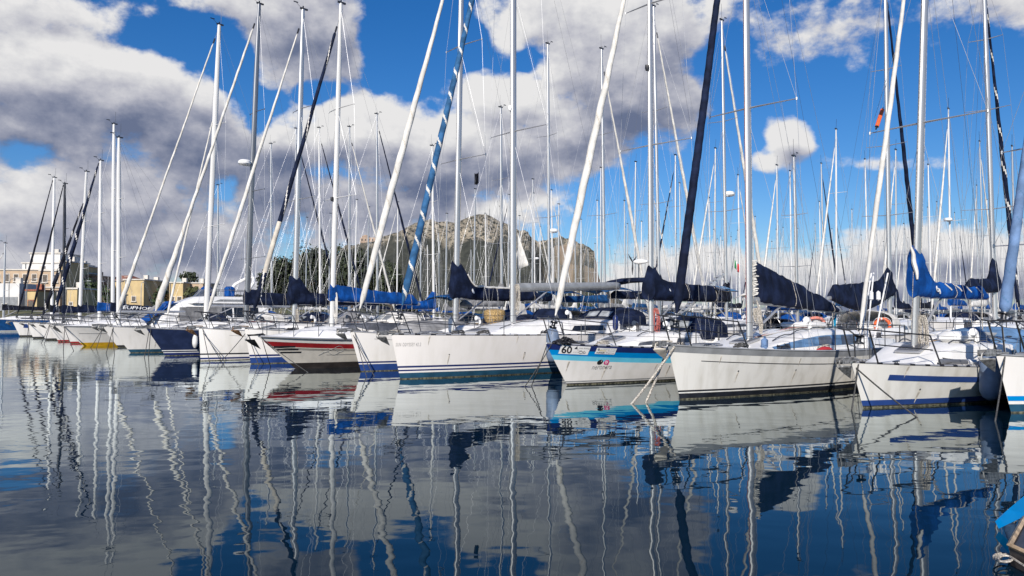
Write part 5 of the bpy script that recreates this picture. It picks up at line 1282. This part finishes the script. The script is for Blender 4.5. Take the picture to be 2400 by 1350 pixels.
# ------------------------------------------------------------------ water
def water_material():
    m = bpy.data.materials.new('sea_water'); m.use_nodes = True; nt = m.node_tree; b = nt.nodes['Principled BSDF']
    nt.nodes.remove(b)
    body = nt.nodes.new('ShaderNodeBsdfDiffuse'); body.inputs['Color'].default_value = (.0016, .013, .028, 1)
    gl = nt.nodes.new('ShaderNodeBsdfGlossy'); gl.inputs['Roughness'].default_value = .012; gl.inputs['Color'].default_value = (.90, .965, .962, 1)
    fr = nt.nodes.new('ShaderNodeFresnel'); fr.inputs['IOR'].default_value = 1.33
    fc = nt.nodes.new('ShaderNodeFloatCurve'); nt.links.new(fr.outputs[0], fc.inputs['Value'])
    cv = fc.mapping.curves[0]; cv.points[0].location = (0, 0); cv.points[1].location = (1, 1)
    for x_, y_ in ((.12, .085), (.25, .22), (.38, .47), (.5, .70), (.7, .88)): cv.points.new(x_, y_)
    fc.mapping.update()
    ms = nt.nodes.new('ShaderNodeMixShader'); nt.links.new(fc.outputs[0], ms.inputs[0]); nt.links.new(body.outputs[0], ms.inputs[1]); nt.links.new(gl.outputs[0], ms.inputs[2])
    nt.links.new(ms.outputs[0], nt.nodes['Material Output'].inputs['Surface'])
    tc = nt.nodes.new('ShaderNodeTexCoord')
    def nz(scale, detail, st, rot=0., rough=.5):
        mp = nt.nodes.new('ShaderNodeMapping'); mp.inputs['Scale'].default_value = st; mp.inputs['Rotation'].default_value = (0, 0, rot); nt.links.new(tc.outputs['Object'], mp.inputs[0])
        n = nt.nodes.new('ShaderNodeTexNoise'); n.inputs['Scale'].default_value = scale; n.inputs['Detail'].default_value = detail; n.inputs['Roughness'].default_value = rough; nt.links.new(mp.outputs[0], n.inputs['Vector']); return n.outputs['Fac']
    def mt(op, a, c):
        n = nt.nodes.new('ShaderNodeMath'); n.operation = op
        for i, v in enumerate((a, c)):
            if isinstance(v, (int, float)): n.inputs[i].default_value = v
            else: nt.links.new(v, n.inputs[i])
        return n.outputs[0]
    big = mt('MULTIPLY', nz(.55, 2, (1, 1.5, 1), .25), WAVE[0])
    # breeze patches: small ripples come and go over the basin, more towards the open end
    pn = nt.nodes.new('ShaderNodeMapRange'); pn.interpolation_type = 'SMOOTHSTEP'; pn.inputs['From Min'].default_value = .42; pn.inputs['From Max'].default_value = .66; nt.links.new(nz(.06, 3, (.5, 1.6, 1), -.6), pn.inputs['Value'])
    sx = nt.nodes.new('ShaderNodeSeparateXYZ'); nt.links.new(tc.outputs['Object'], sx.inputs[0])
    far = nt.nodes.new('ShaderNodeMapRange'); far.inputs['From Min'].default_value = -4; far.inputs['From Max'].default_value = -26; nt.links.new(sx.outputs[0], far.inputs['Value'])
    mid = mt('MULTIPLY', mt('MULTIPLY', nz(1.5, 2, (1, 1.35, 1), -.4), mt('ADD', mt('MULTIPLY', pn.outputs[0], .9), .6)), WAVE[1])
    br = mt('ADD', mt('MULTIPLY', pn.outputs[0], .5), mt('MULTIPLY', far.outputs[0], .9))
    small = mt('MULTIPLY', mt('MULTIPLY', nz(5.5, 2, (1, 1.3, 1), .5), br), WAVE[2])
    hgt = mt('ADD', mt('ADD', big, mid), small)
    bp = nt.nodes.new('ShaderNodeBump'); bp.inputs['Strength'].default_value = 1; bp.inputs['Distance'].default_value = 1.0
    nt.links.new(hgt, bp.inputs['Height'])
    for n in (fr, gl): nt.links.new(bp.outputs[0], n.inputs['Normal'])
    M['water'] = m
WAVE = (.011, .0034, .0019)
water_material()
mb = MB(); mb.poly([(-900, -60, 0), (900, -60, 0), (900, 900, 0), (-900, 900, 0)]); tag(mb.build('water', 'water', None, False), kind='structure')
# ------------------------------------------------------------------ land
mat('ground', (.05, .06, .04), .95, col2=(.03, .04, .025), scale=.12, detail=8)
mat('quay_stone', (.17, .16, .14), .9, col2=(.10, .095, .085), scale=.8, detail=8)
mat('dry_grass', (.17, .145, .07), .95, col2=(.06, .07, .03), scale=.5, detail=8)
mat('hill_far', (.10, .125, .135), 1., col2=(.07, .09, .10), scale=.004, detail=6)
mb = MB(); mb.poly([(-9000, 130, -4), (9000, 130, -4), (9000, 12000, -4), (-9000, 12000, -4)]); tag(mb.build('seabed', 'ground', None, False), kind='structure')
SHORE = [(-900, 100), (-150, 112), (-95, 118), (-45, 132), (-20, 160), (20, 205), (60, 262), (900, 262), (900, 900)]
mb = MB(); mb.prism([(x, y, -3) for x, y in SHORE] + [(-900, 900, -3)], (0, 0, 3.9)); tag(mb.build('quay', ['quay_stone'], None, False), kind='structure')
mb = MB(); mb.poly([(-9000, 880, .95), (9000, 880, .95), (9000, 11000, .95), (-9000, 11000, .95)]); tag(mb.build('land', 'ground', None, False), kind='structure')
# bank of dry grass and rubble behind the left boats
mb = MB(); rows = []
for j in range(9):
    r = []
    for i in range(60):
        x = -130 + 3. * i; y0 = 119 + (max(0, x + 95)) * .22; y = y0 + j * 2.2
        r.append(Vector((x, y, .92 + 2.0 * sstep(0, 5, j) * (1 - sstep(6, 8, j) * .6) * (.6 + .7 * noise.noise((x * .11, y * .2, 0))) + .25 * noise.noise((x * .6, y * .6, 3)))))
    rows.append(r)
mb.grid(rows); tag(mb.build('embankment', 'dry_grass'), kind='structure')

# ------------------------------------------------------------------ mountain
def mountain_material():
    m = bpy.data.materials.new('mountain_rock'); m.use_nodes = True; nt = m.node_tree; b = nt.nodes['Principled BSDF']; b.inputs['Roughness'].default_value = .95; b.inputs['Specular IOR Level'].default_value = .1
    tc = nt.nodes.new('ShaderNodeTexCoord'); N = nt.nodes; L = nt.links
    def nz(s, d, st=(1, 1, 1), r=.6):
        mp = N.new('ShaderNodeMapping'); mp.inputs['Scale'].default_value = st; L.new(tc.outputs['Object'], mp.inputs[0])
        n = N.new('ShaderNodeTexNoise'); n.inputs['Scale'].default_value = s; n.inputs['Detail'].default_value = d; n.inputs['Roughness'].default_value = r; L.new(mp.outputs[0], n.inputs['Vector']); return n.outputs['Fac']
    def ramp(v, stops):
        n = N.new('ShaderNodeValToRGB'); L.new(v, n.inputs[0]); e = n.color_ramp.elements
        e[0].position, e[0].color = stops[0][0], (*stops[0][1], 1); e[1].position, e[1].color = stops[-1][0], (*stops[-1][1], 1)
        for p, c in stops[1:-1]: x = e.new(p); x.color = (*c, 1)
        return n.outputs[0]
    def mix(f, a, c):
        n = N.new('ShaderNodeMix'); n.data_type = 'RGBA'; L.new(f, n.inputs['Factor']); L.new(a, n.inputs['A']); L.new(c, n.inputs['B']); return n.outputs['Result']
    rock = ramp(nz(.02, 8), [(.3, (.19, .165, .125)), (.5, (.31, .27, .205)), (.72, (.42, .365, .28))])
    cliff = ramp(nz(.03, 8, (1, 1, .22)), [(.3, (.22, .15, .105)), (.5, (.38, .27, .19)), (.7, (.48, .37, .28))])
    scrub_shade = ramp(nz(.06, 6), [(.3, (.018, .024, .024)), (.7, (.045, .052, .045))])  # dark scrub tone, also the colour of the painted cloud shadow
    geo = N.new('ShaderNodeNewGeometry'); sx = N.new('ShaderNodeSeparateXYZ'); L.new(geo.outputs['True Normal'], sx.inputs[0])
    st = N.new('ShaderNodeMapRange'); st.inputs['From Min'].default_value = .42; st.inputs['From Max'].default_value = .22; L.new(sx.outputs[2], st.inputs['Value'])
    so_ = N.new('ShaderNodeSeparateXYZ'); L.new(tc.outputs['Object'], so_.inputs[0])
    rx = N.new('ShaderNodeMapRange'); rx.inputs['From Min'].default_value = 60; rx.inputs['From Max'].default_value = 150; L.new(so_.outputs[0], rx.inputs['Value'])
    mu = N.new('ShaderNodeMath'); mu.operation = 'MULTIPLY'; L.new(st.outputs[0], mu.inputs[0]); L.new(rx.outputs[0], mu.inputs[1])
    base = mix(mu.outputs[0], rock, cliff)
    sp = N.new('ShaderNodeMapRange'); sp.inputs['From Min'].default_value = .50; sp.inputs['From Max'].default_value = .545; L.new(nz(.085, 5, (1, .6, 1), .7), sp.inputs['Value'])
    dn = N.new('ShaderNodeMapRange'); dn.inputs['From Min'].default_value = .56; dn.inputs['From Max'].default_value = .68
    cloud_shade = N.new('ShaderNodeMapRange'); cloud_shade.inputs['From Min'].default_value = 265; cloud_shade.inputs['From Max'].default_value = 165; cloud_shade.inputs['To Max'].default_value = .34; L.new(so_.outputs[2], cloud_shade.inputs['Value'])  # cloud shadow painted into the colour of the lower slopes, by height
    ad = N.new('ShaderNodeMath'); ad.operation = 'ADD'; L.new(nz(.008, 6), ad.inputs[0]); L.new(cloud_shade.outputs[0], ad.inputs[1]); L.new(ad.outputs[0], dn.inputs['Value'])
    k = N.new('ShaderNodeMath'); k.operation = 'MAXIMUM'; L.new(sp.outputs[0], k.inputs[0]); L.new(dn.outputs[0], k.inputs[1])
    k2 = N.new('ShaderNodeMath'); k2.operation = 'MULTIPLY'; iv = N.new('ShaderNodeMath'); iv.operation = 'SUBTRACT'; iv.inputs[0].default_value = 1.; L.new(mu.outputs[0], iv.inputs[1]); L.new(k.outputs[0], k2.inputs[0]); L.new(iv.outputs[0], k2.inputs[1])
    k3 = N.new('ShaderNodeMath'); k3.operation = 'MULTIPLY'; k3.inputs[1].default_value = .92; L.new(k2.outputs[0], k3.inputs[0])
    L.new(mix(k3.outputs[0], base, scrub_shade), b.inputs['Base Color'])
    bp = N.new('ShaderNodeBump'); bp.inputs['Strength'].default_value = .8; bp.inputs['Distance'].default_value = 6; L.new(nz(.05, 8), bp.inputs['Height']); L.new(bp.outputs[0], b.inputs['Normal'])
    M['rock'] = m
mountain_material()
YM = 2600.
PROF = [(600, 700), (760, 640), (820, 592), (842, 572), (870, 566), (905, 562), (920, 552), (945, 540), (965, 530), (990, 522), (1008, 516), (1025, 522), (1048, 520), (1068, 525), (1085, 514), (1102, 507), (1118, 502), (1140, 501), (1158, 509), (1176, 520), (1195, 524), (1215, 540), (1235, 546), (1248, 562), (1262, 572), (1290, 565), (1315, 566), (1335, 572), (1358, 578), (1376, 582), (1388, 592), (1393, 618), (1398, 650), (1420, 700), (1500, 735)]
def prof(px):
    for (a, b), (c, d) in zip(PROF, PROF[1:]):
        if a <= px <= c: return lerp(b, d, (px - a) / (c - a))
    return 735
X0, X1 = -880., 460.
nx, ny = 230, 70; rows = []
for j in range(ny + 1):
    t = j / ny; r = []
    for i in range(nx + 1):
        x = lerp(X0, X1, i / nx); px = 1200 + FPX * x / YM
        zr = max(0., HC + (735 - prof(px)) / FPX * YM)
        back = t > .62
        f = sstep(0, 1, t / .62) if not back else 1 - sstep(0, 1, (t - .62) / .38) * .9
        f = lerp(t / .62 if not back else f, f, .5)
        cl = sstep(40, 130, x) * (1 - sstep(290, 310, x))          # the cliff face on the seaward end
        if not back: f = lerp(f, .15 + .85 * sstep(.50, .575, t) if t > .35 else .15 * t / .35 + 0, cl) if cl > 0 else f
        y = YM - 900 + 1450 * t
        nse = 32 * noise.fractal((x * .008, y * .008, 0), 1, 2, 5) + 14 * noise.fractal((x * .03, y * .03, 5), .8, 2, 4) + 60 * (abs(noise.noise((x * .006, y * .002, 4))) - .2)
        z = zr * f + (nse * min(1, zr * f / 90) * (1 - .86 * max(0, 1 - abs(t - .62) * 9)) if True else 0)
        sk = y / YM                                       # keep the ridge where it is seen
        r.append(Vector((x * lerp(1, sk, .0) + (12 * noise.noise((x * .01, y * .01, 9)) if not .55 < t < .7 else 0), y, max(0, z) + .5)))
    rows.append(r)
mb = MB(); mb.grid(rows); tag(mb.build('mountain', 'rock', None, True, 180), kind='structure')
def ridge(px, dz=0.): x = (px - 1200) / FPX * YM; return Vector((x, YM, HC + (735 - prof(px)) / FPX * YM + dz))
# low hills along the horizon
mb = MB(); rows = []
for i in range(160):
    x = -5200 + 66 * i; hgt = 60 + 130 * max(0, noise.noise((x * .0011, 2.2, 0)) + .25) + 25 * noise.noise((x * .006, 1, 0))
    hgt *= 1 - .75 * sstep(200, 1200, x)
    rows.append([Vector((x, 6000, 0)), Vector((x, 6500, hgt * .7)), Vector((x, 7000, hgt)), Vector((x, 7800, 0))])
mb.grid(rows); tag(mb.build('hills', 'hill_far'), kind='structure')
# castle on the left shoulder of the mountain
mat('castle_stone', (.40, .30, .23), .9, var=.12, scale=.05)
c = ridge(866, 0); root = empty('hill_castle', c, 0, 'pinkish castle on the shoulder of the mountain', 'castle')
mb = MB(); mb.box((0, 0, 5), (62, 30, 18)); mb.build('wall', 'castle_stone', root)
mb = MB(); mb.box((-14, 0, 17), (22, 24, 7)); mb.box((-14, 0, 22), (12, 14, 3.4)); mb.build('tower', 'castle_stone', root)
for k in range(5):
    mb = MB(); mb.box((-24 + 12 * k, -15.1, 6), (4, .6, 6)); mb.build('window', 'ink', root)
for px, hh, lab in ((1114, 34, 'tall lattice radio mast on the mountain top'), (1147, 26, 'short radio mast right of the summit on the ridge'), (1090, 22, 'small radio mast on the western side of the summit')):
    mb = MB(); mb.tube([(0, 0, -6), (0, 0, hh)], [1.6, .5], 4); mb.box((0, 0, hh * .72), (4, 1.2, 3.5)); mb.box((0, 0, hh * .5), (3.4, 1.2, 3)); mb.tube([(0, 0, hh), (0, 0, hh + 12)], .3, 4)
    tag(mb.build('radio_mast', 'grey_paint', None, loc=ridge(px)), lab, 'radio mast')

# ------------------------------------------------------------------ buildings on the quay
mat('plaster_ochre', (.55, .42, .29), .9, col2=(.44, .33, .23), scale=.5, detail=8)
mat('plaster_yellow', (.60, .46, .24), .9, col2=(.50, .38, .20), scale=.5, detail=8)
mat('plaster_pale', (.62, .58, .52), .9, var=.08, scale=.5)
mat('plaster_white', (.68, .67, .65), .85, var=.06, scale=.5)
mat('brown_stone_and_shade', (.22, .17, .13), .9, var=.2, scale=.6)  # brown stone, also the painted shade on the palazzo's side
mat('roof_tile', (.34, .12, .07), .85, var=.2, scale=3)
mat('shutter', (.12, .10, .08), .7, var=.2)
def building(px0, px1, ytop, depth_y, deep, wallm, label, cat='building', rows=2, cols=5, rz=0., base=.9, winm='shutter', trim='plaster_pale', roof=None, win=(.9, 1.5), door=None, group=None, cornice=True):
    a, b = at_depth(px0, 735, depth_y), at_depth(px1, 735, depth_y); w = b.x - a.x; hgt = HC + (735 - ytop) / FPX * depth_y - base
    root = empty(cat.replace(' ', '_') if cat != 'building' else 'town_building', (a.x, depth_y, base), rz, label, cat, group)
    mb = MB(); mb.box((w / 2, deep / 2, hgt / 2 - .3), (w, deep, hgt + .6)); mb.build('wall', wallm, root, False)
    if cornice:
        for k in ([1.] if rows < 3 else [1., .66]):
            mb = MB(); mb.box((w / 2, deep / 2 , hgt * k - .12 * (k < 1)), (w + .5, deep + .5, .28)); mb.build('cornice', trim, root, False)
    for r in range(rows):
        z = hgt * (r + .5) / rows
        for c in range(cols):
            x = w * (c + .5) / cols
            mb = MB(); mb.box((x, -.02, z), (win[0] + .3, .1, min(win[1], hgt / rows * .6) + .3)); fr = mb.build('window', trim, root, False)
            mb = MB(); mb.box((x, -.05, z), (win[0], .1, min(win[1], hgt / rows * .6))); mb.build('shutter', winm, fr, False)
            mb = MB(); mb.box((x, -.16, z - min(win[1], hgt / rows * .6) / 2 - .2), (win[0] + .5, .32, .12)); mb.build('sill', trim, fr, False)
        for c in range(max(1, int(deep / 5))):
            y = deep * (c + .5) / max(1, int(deep / 5)); mb = MB(); mb.box((w + .02, y, z), (.1, win[0] + .2, min(win[1], hgt / rows * .6))); mb.build('window', winm, root, False)
    mb = MB(); mb.tube([(w * .08, -.12, 0), (w * .08, -.12, hgt)], .09, 6); mb.build('downpipe', 'grey_paint', root)
    mb = MB(); mb.box((w * .6, deep * .4, hgt + .5), (1.0, .8, 1.4)); mb.build('chimney', trim, root, False)
    if roof:
        mb = MB(); e = .5; rh = roof
        mb.add([Vector(p) for p in ((-e, -e, hgt), (w + e, -e, hgt), (w + e, deep + e, hgt), (-e, deep + e, hgt), (w * .25, deep / 2, hgt + rh), (w * .75, deep / 2, hgt + rh))], [(0, 1, 5, 4), (1, 2, 5), (2, 3, 4, 5), (3, 0, 4)]); mb.build('roof', 'roof_tile', root, False)
    if door:
        mb = MB(); mb.box((w * door[0], -.06, door[2] / 2), (door[1], .14, door[2])); mb.build('door', 'grey_paint', root, False)
    return root, w, hgt
YB = 168.
building(-60, 132, 632, YB, 16, 'plaster_ochre', 'long ochre palazzo with rows of dark shutters behind the boats', rows=3, cols=9)
building(92, 140, 634, YB - 4, 14, 'plaster_ochre', 'projecting ochre palazzo wing with a bare side wall', rows=3, cols=2)
building(139, 152, 612, YB - 3, 9, 'plaster_yellow', 'slim yellow stair tower beside the palazzo', 'stair tower', rows=1, cols=1)
building(152, 205, 645, YB + 4, 22, 'brown_stone_and_shade', 'brown block with painted shade beside the palazzo', rows=3, cols=5, trim='brown_stone_and_shade')  # the palazzo's shaded side, its shade put into the wall colour
building(50, 150, 616, YB + 8, 12, 'plaster_white', 'white rooftop storey above the ochre palazzo', 'penthouse', rows=1, cols=4, win=(1.6, 1.2))
building(68, 138, 593, YB + 9, 9, 'plaster_white', 'white top terrace pavilion above the rooftop storey', 'pavilion', rows=1, cols=4, win=(1., .9))
building(166, 184, 622, YB + 6, 8, 'plaster_yellow', 'small yellow roof room over the brown block', 'roof room', rows=1, cols=1)
building(-20, 44, 664, YB - 22, 8, 'plaster_white', 'low white shed with a grey roller door by the water', 'shed', rows=1, cols=1, door=(.62, 3.4, 4.2), win=(.6, .6), cornice=False)
building(58, 86, 680, YB - 26, 6, 'plaster_yellow', 'little yellow hut with brown roof edge by the palazzo', 'hut', rows=1, cols=1, trim='roof_tile')
building(152, 180, 676, YB - 30, 6, 'plaster_yellow', 'plain yellow hut in front of the brown block', 'hut', rows=1, cols=1, win=(.5, .5))
building(243, 298, 658, YB + 14, 10, 'plaster_yellow', 'yellow house with a low red tiled roof', 'house', rows=1, cols=3, roof=1.5)
building(290, 336, 655, YB + 4, 12, 'plaster_yellow', 'blank-fronted yellow house between the rolled headsails', 'house', rows=1, cols=1, win=(.8, 1.))
building(332, 360, 660, YB + 10, 9, 'plaster_ochre', 'narrow ochre house beside the blank yellow one', 'house', rows=1, cols=2)
building(396, 428, 662, YB + 12, 10, 'plaster_yellow', 'yellow house partly behind the fat rolled headsail', 'house', rows=1, cols=2)
building(430, 475, 663, YB + 16, 10, 'plaster_ochre', 'low ochre house behind the motor yacht', 'house', rows=1, cols=3)
building(205, 262, 690, YB - 8, 6, 'brown_stone_and_shade', 'low brown wall building below the green trees', rows=1, cols=2, trim='brown_stone_and_shade')

# ------------------------------------------------------------------ trees
mat('leaf_pine', (.055, .068, .034), .9, col2=(.014, .022, .011), scale=.5, detail=3)
mat('leaf_green', (.055, .085, .030), .9, col2=(.022, .038, .014), scale=.6, detail=3)
mat('leaf_olive', (.11, .12, .045), .9, col2=(.045, .055, .02), scale=.6, detail=3)
mat('bark', (.10, .075, .055), .95, var=.25, scale=4)
def tree(loc, hgt, wid, leaf, label, n=2600, seed=0, low=.12, leafsz=.42, group=None, cat='tree', nm='pine_tree'):
    rnd = random.Random(seed); root = empty(nm, loc, rnd.random() * 6, label, cat, group)
    mb = MB(); mb.tube([(0, 0, -.4), (.1, .05, hgt * .35), (.05, .15, hgt * .8)], [hgt * .03, hgt * .024, hgt * .008], 7)
    bl = []
    for i in range(int(13 + wid)):
        a = rnd.random() * 6.28; t = rnd.random() ** .8; z = hgt * lerp(low + .08, .93, t); rr = wid * .5 * (1 - .55 * t) * rnd.uniform(.35, .9)
        p = Vector((rr * math.cos(a), rr * math.sin(a), z)); bl.append((p, wid * rnd.uniform(.15, .27)))
        if i % 2 == 0: mb.tube([(0.05, .05, z * .75), p * .6 + Vector((0, 0, z * .3)), p], [hgt * .012, hgt * .008, hgt * .003], 5)
    mb.build('trunk', 'bark', root)
    mb = MB()
    for _ in range(n):
        c, r = rnd.choice(bl); d = Vector((rnd.gauss(0, 1), rnd.gauss(0, 1), rnd.gauss(0, .8))).normalized() * r * rnd.uniform(.5, 1.08)
        p = c + d; nrm = (d.normalized() + Vector((rnd.gauss(0, .5), rnd.gauss(0, .5), rnd.gauss(0, .5)))).normalized(); u = nrm.orthogonal().normalized(); v = nrm.cross(u); s = leafsz * rnd.uniform(.5, 1.3)
        mb.poly([p + u * s, p + v * s * .6, p - u * s * .8, p - v * s * .7])
    mb.build('crown', leaf, root, False)
    return root
PINES = [(628, 640, 7.5), (655, 606, 10), (690, 596, 10), (722, 580, 11), (758, 584, 10), (792, 578, 11), (826, 588, 10), (858, 594, 10), (890, 606, 10), (918, 622, 9), (940, 648, 7)]
T0 = None; ow = ['first', 'second', 'third', 'fourth', 'fifth', 'sixth', 'seventh', 'eighth', 'ninth', 'tenth', 'eleventh']
for i, (px, yt, w) in enumerate(PINES):
    q = at_depth(px, 735, 176 + 4 * (i % 3)); hgt = HC + (735 - yt) / FPX * q.y - .9
    tree((q.x, q.y, .9), hgt, w * .95, 'leaf_pine', f'dark pine, {ow[i]} along the clump from the palazzo end towards the mountain', 2400, i, group='dark pines below the mountain')
for i, (px, yt, w, lf, lab) in enumerate([(218, 655, 6, 'leaf_green', 'round green tree beside the brown block'), (240, 668, 5, 'leaf_green', 'smaller green tree beside the red-roofed house'), (376, 668, 4, 'leaf_green', 'green bush tree between two yellow houses'), (452, 672, 4, 'leaf_olive', 'olive bush in front of the low ochre house'), (1383, 668, 3.2, 'leaf_olive', 'slim olive green tree at the foot of the cliff'), (1366, 690, 4, 'leaf_green', 'low green bush at the foot of the cliff'), (75, 700, 4, 'leaf_green', 'dark bush beside the little yellow hut')]):
    q = at_depth(px, 735, 152 if px < 600 else 240); tree((q.x, q.y, .9), HC + (735 - yt) / FPX * q.y - .9, w, lf, lab, 1100, 40 + i, .05, .34, nm='broadleaf_tree')
# umbrella pine shape on the skyline behind the cutter
tree(tuple(at_depth(437, 735, 190).to_2d()) + (.9,), HC + (735 - 640) / FPX * 190 - .9, 5.5, 'leaf_pine', 'flat-topped dark tree rising over the ochre house', 700, 70, .78, .4, nm='umbrella_pine')
# parked cars glimpsed on the quay ---------------------------------------------------------------
def car(px, y, m, label):
    q = at_depth(px, 735, y); root = empty('parked_car', (q.x, q.y, .9), R(random.uniform(-8, 8)), label, 'car', 'cars parked on the quay')
    mb = MB(); sec = [(0, .35), (.05, .75), (.9, .9), (1.5, 1.38), (2.9, 1.42), (3.7, .98), (4.15, .9), (4.2, .4)]
    mb.prism([(x - 2.1, -.85, z) for x, z in sec], (0, 1.7, 0)); mb.build('body', m, root, ang=25)
    mb = MB(); mb.prism([(-1.05, -.87, .95), (-.55, -.87, 1.32), (.75, -.87, 1.34), (1.4, -.87, 1.0)], (0, 1.74, 0)); mb.build('window', 'glass_dark', root, False)
    for x in (-1.3, 1.25):
        for sg in (-1, 1): mb = MB(); mb.lathe([(0, -.1), (.31, -.1), (.31, .1), (0, .1)], (x, sg * .8, .32), 14, axis='y'); mb.build('wheel', 'ink', root)
car(92, 134, 'grey_paint', 'grey parked car on the quay before the palazzo'); car(116, 136, 'ink', 'black parked car on the quay before the palazzo'); car(136, 135, 'white_paint', 'white parked car on the quay before the palazzo')

# ------------------------------------------------------------------ small things in the rigging and on the rails
def flag(loc, cols, label, w=.5, hgt=.36, tilt=0., rz=0.):
    mb = MB(); rows = []
    for j in range(5): rows.append([Vector((w * i / 9, .06 * math.sin(i * 1.1 + j * .4) , -hgt * j / 4 - .05 * math.sin(i * .5) * i / 9 - tilt * w * i / 9)) for i in range(10)])
    mb.grid(rows, mf=lambda i, j: min(len(cols) - 1, j * len(cols) // 9))
    o = mb.build('flag', cols, None, loc=loc); o.rotation_euler = (0, 0, rz); o.modifiers.new('thickness', 'SOLIDIFY').thickness = .006; tag(o, label, 'flag')
flag(at_depth(1112, 406, 28.4), ['ink', 'black_canvas'], 'small dark flag under the spreader of the white-piped sloop', .16, .42)
flag(at_depth(1722, 607, 44), ['flag_green', 'white_paint', 'flag_red'], 'green white and red flag behind the navy-jib sloop', .24, .5, 1.5)
a, b = at_depth(2053, 303, 19.5), at_depth(2070, 252, 19.8)
mb = MB(); d = b - a; mb.tube([a, a + d * .1, a + d * .12, a + d * .9, a + d * .92, b], [.02, .02, .05, .05, .015, .012], 8, mf=lambda i, j: 0 if 1 < i < 4 else 1); tag(mb.build('rolled_flag', ['orange', 'ink']), 'rolled orange and black flag beside the upper mast of the royal-blue-cover boat', 'flag')
q = at_depth(1497, 616, 36); root = empty('wind_generator', q, R(-30), 'white wind generator on a pole behind the boat numbered 60', 'wind generator')
mb = MB(); mb.tube([(0, 0, -2.4), (0, 0, 0)], .03, 6); mb.build('pole', 'steel', root)
mb = MB(); mb.lathe([(0, -.3), (.09, -.2), (.13, 0), (.1, .25), (.04, .5), (0, .52)], (0, 0, .05), 12, axis='x'); mb.build('nacelle', 'lens_white', root)
mb = MB(); mb.prism([(.45, -.01, .05), (.75, -.01, .05), (.78, -.01, .35), (.6, -.01, .3)], (0, .02, 0)); mb.build('tail_fin', 'lens_white', root)
for k in range(3):
    w = k * 2.094 + .5; mb = MB(); c, s_ = math.cos(w), math.sin(w); mb.tube([(-.31, 0, .05), (-.31, .3 * c, .05 + .3 * s_), (-.31, .62 * c, .05 + .62 * s_)], [.03, .045, .012], 5, ry=.35); mb.build('blade', 'ink', root)
# hoisted white sail among the far masts
p = [at_depth(1213, 545, 62), at_depth(1240, 622, 61), at_depth(1213, 632, 62)]
mb = MB(); rows = []
for i in range(9):
    t = i / 8; L_, Rr = p[0].lerp(p[2], t), p[0].lerp(p[1], t); rows.append([L_.lerp(Rr, k / 6) + Vector((0, -.25 * math.sin(math.pi * k / 6) * t, 0)) for k in range(7)])
mb.grid(rows); o = mb.build('hoisted_sail', 'white_canvas'); o.modifiers.new('thickness', 'SOLIDIFY').thickness = .01; tag(o, 'half hoisted white sail drying beside the tall grey mast before the mountain', 'sail')
# tender at the near corner -----------------------------------------------------------------------
c0 = at(2368, 1283, .12); root = empty('tender', (c0.x, c0.y, 0), R(0), 'near corner of a wooden tender with a pale gunwale and blue cover', 'tender')
def T(px, py, z): v = at(px, py, z); return Vector((v.x - c0.x, v.y - c0.y, z))
A, Bp, Cp = T(2366, 1284, .13), T(2412, 1200, .15), T(2440, 1318, .12)
inner = A + (Bp - A) * .5 + (Cp - A) * .5
mb = MB()
far_ = Bp + (Cp - A)
mb.rings([[A * 1 + Vector((.05, .05, -.5)), Bp + Vector((.05, 0, -.5)), far_ + Vector((0, 0, -.5)), Cp + Vector((0, .05, -.5))], [A, Bp, far_, Cp]], 0); mb.build('hull', 'brown_paint', root, False)
mb = MB(); mb.tube([Cp + Vector((0, 0, .02)), A + Vector((0, 0, .02)), Bp + Vector((0, 0, .02)), far_ + Vector((0, 0, .02))], .02, 4, up=(0, 0, 1)); mb.build('gunwale', 'wood_light', root, False)
mb = MB(); mb.add([A + Vector((.04, .03, .004)), Bp + Vector((.03, -.02, .004)), far_ + Vector((0, 0, .004)), Cp + Vector((0, .02, .004))], [(0, 1, 2, 3)]); mb.build('thwart', 'brown_paint', root, False)
mb = MB(); pa, pb = T(2334, 1228, .05), T(2420, 1178, .3); rg = []
for i in range(9):
    t = i / 8; p_ = pa.lerp(pb, t); w = .02 + .16 * t; rg.append([p_ + Vector((.0, w * .5, .02)), p_ + Vector((.03, 0, .05 + w * .5)), p_ + Vector((.05, -w * .8, .0)), p_ + Vector((.02, -w * .3, -.04))])
mb.rings(rg); mb.build('cover', 'sky_paint', root)
pts = []
for k in range(3):
    for i in range(14):
        w = i / 14 * 6.283; r_ = 1 - .12 * k; v = T(2350 + 22 * r_ * math.cos(w) + 3 * k, 1306 + 10 * r_ * math.sin(w) + 2 * k, .05 + .012 * k); pts.append(Vector((v.x + c0.x, v.y + c0.y, v.z)))
e1 = at(2430, 1345, .05); e0 = at(2366, 1284, .12)
make_rope('floating_rope', [e0] + pts + [e1], .008, 'rope_pale', 'pale looped rope floating on the water beside the tender', 'rope')

for i, (px, y) in enumerate(((20, 130), (62, 133), (104, 136), (190, 140), (228, 142), (330, 146))):
    q = at_depth(px, 735, y); root = empty('quay_lamp', (q.x, q.y, .9), R(20 * i), f'{ow[i]} thin grey lamp post along the quay from its palazzo end', 'lamp post', 'lamp posts along the quay')
    mb = MB(); mb.tube([(0, 0, 0), (0, 0, 6.2), (.25, 0, 6.9), (1.1, 0, 7.1)], [.09, .06, .05, .04], 7); mb.build('post', 'grey_paint', root)
    mb = MB(); mb.box((1.35, 0, 7.08), (.7, .26, .12), bev=.04); mb.build('lamp_head', 'lens_white', root)
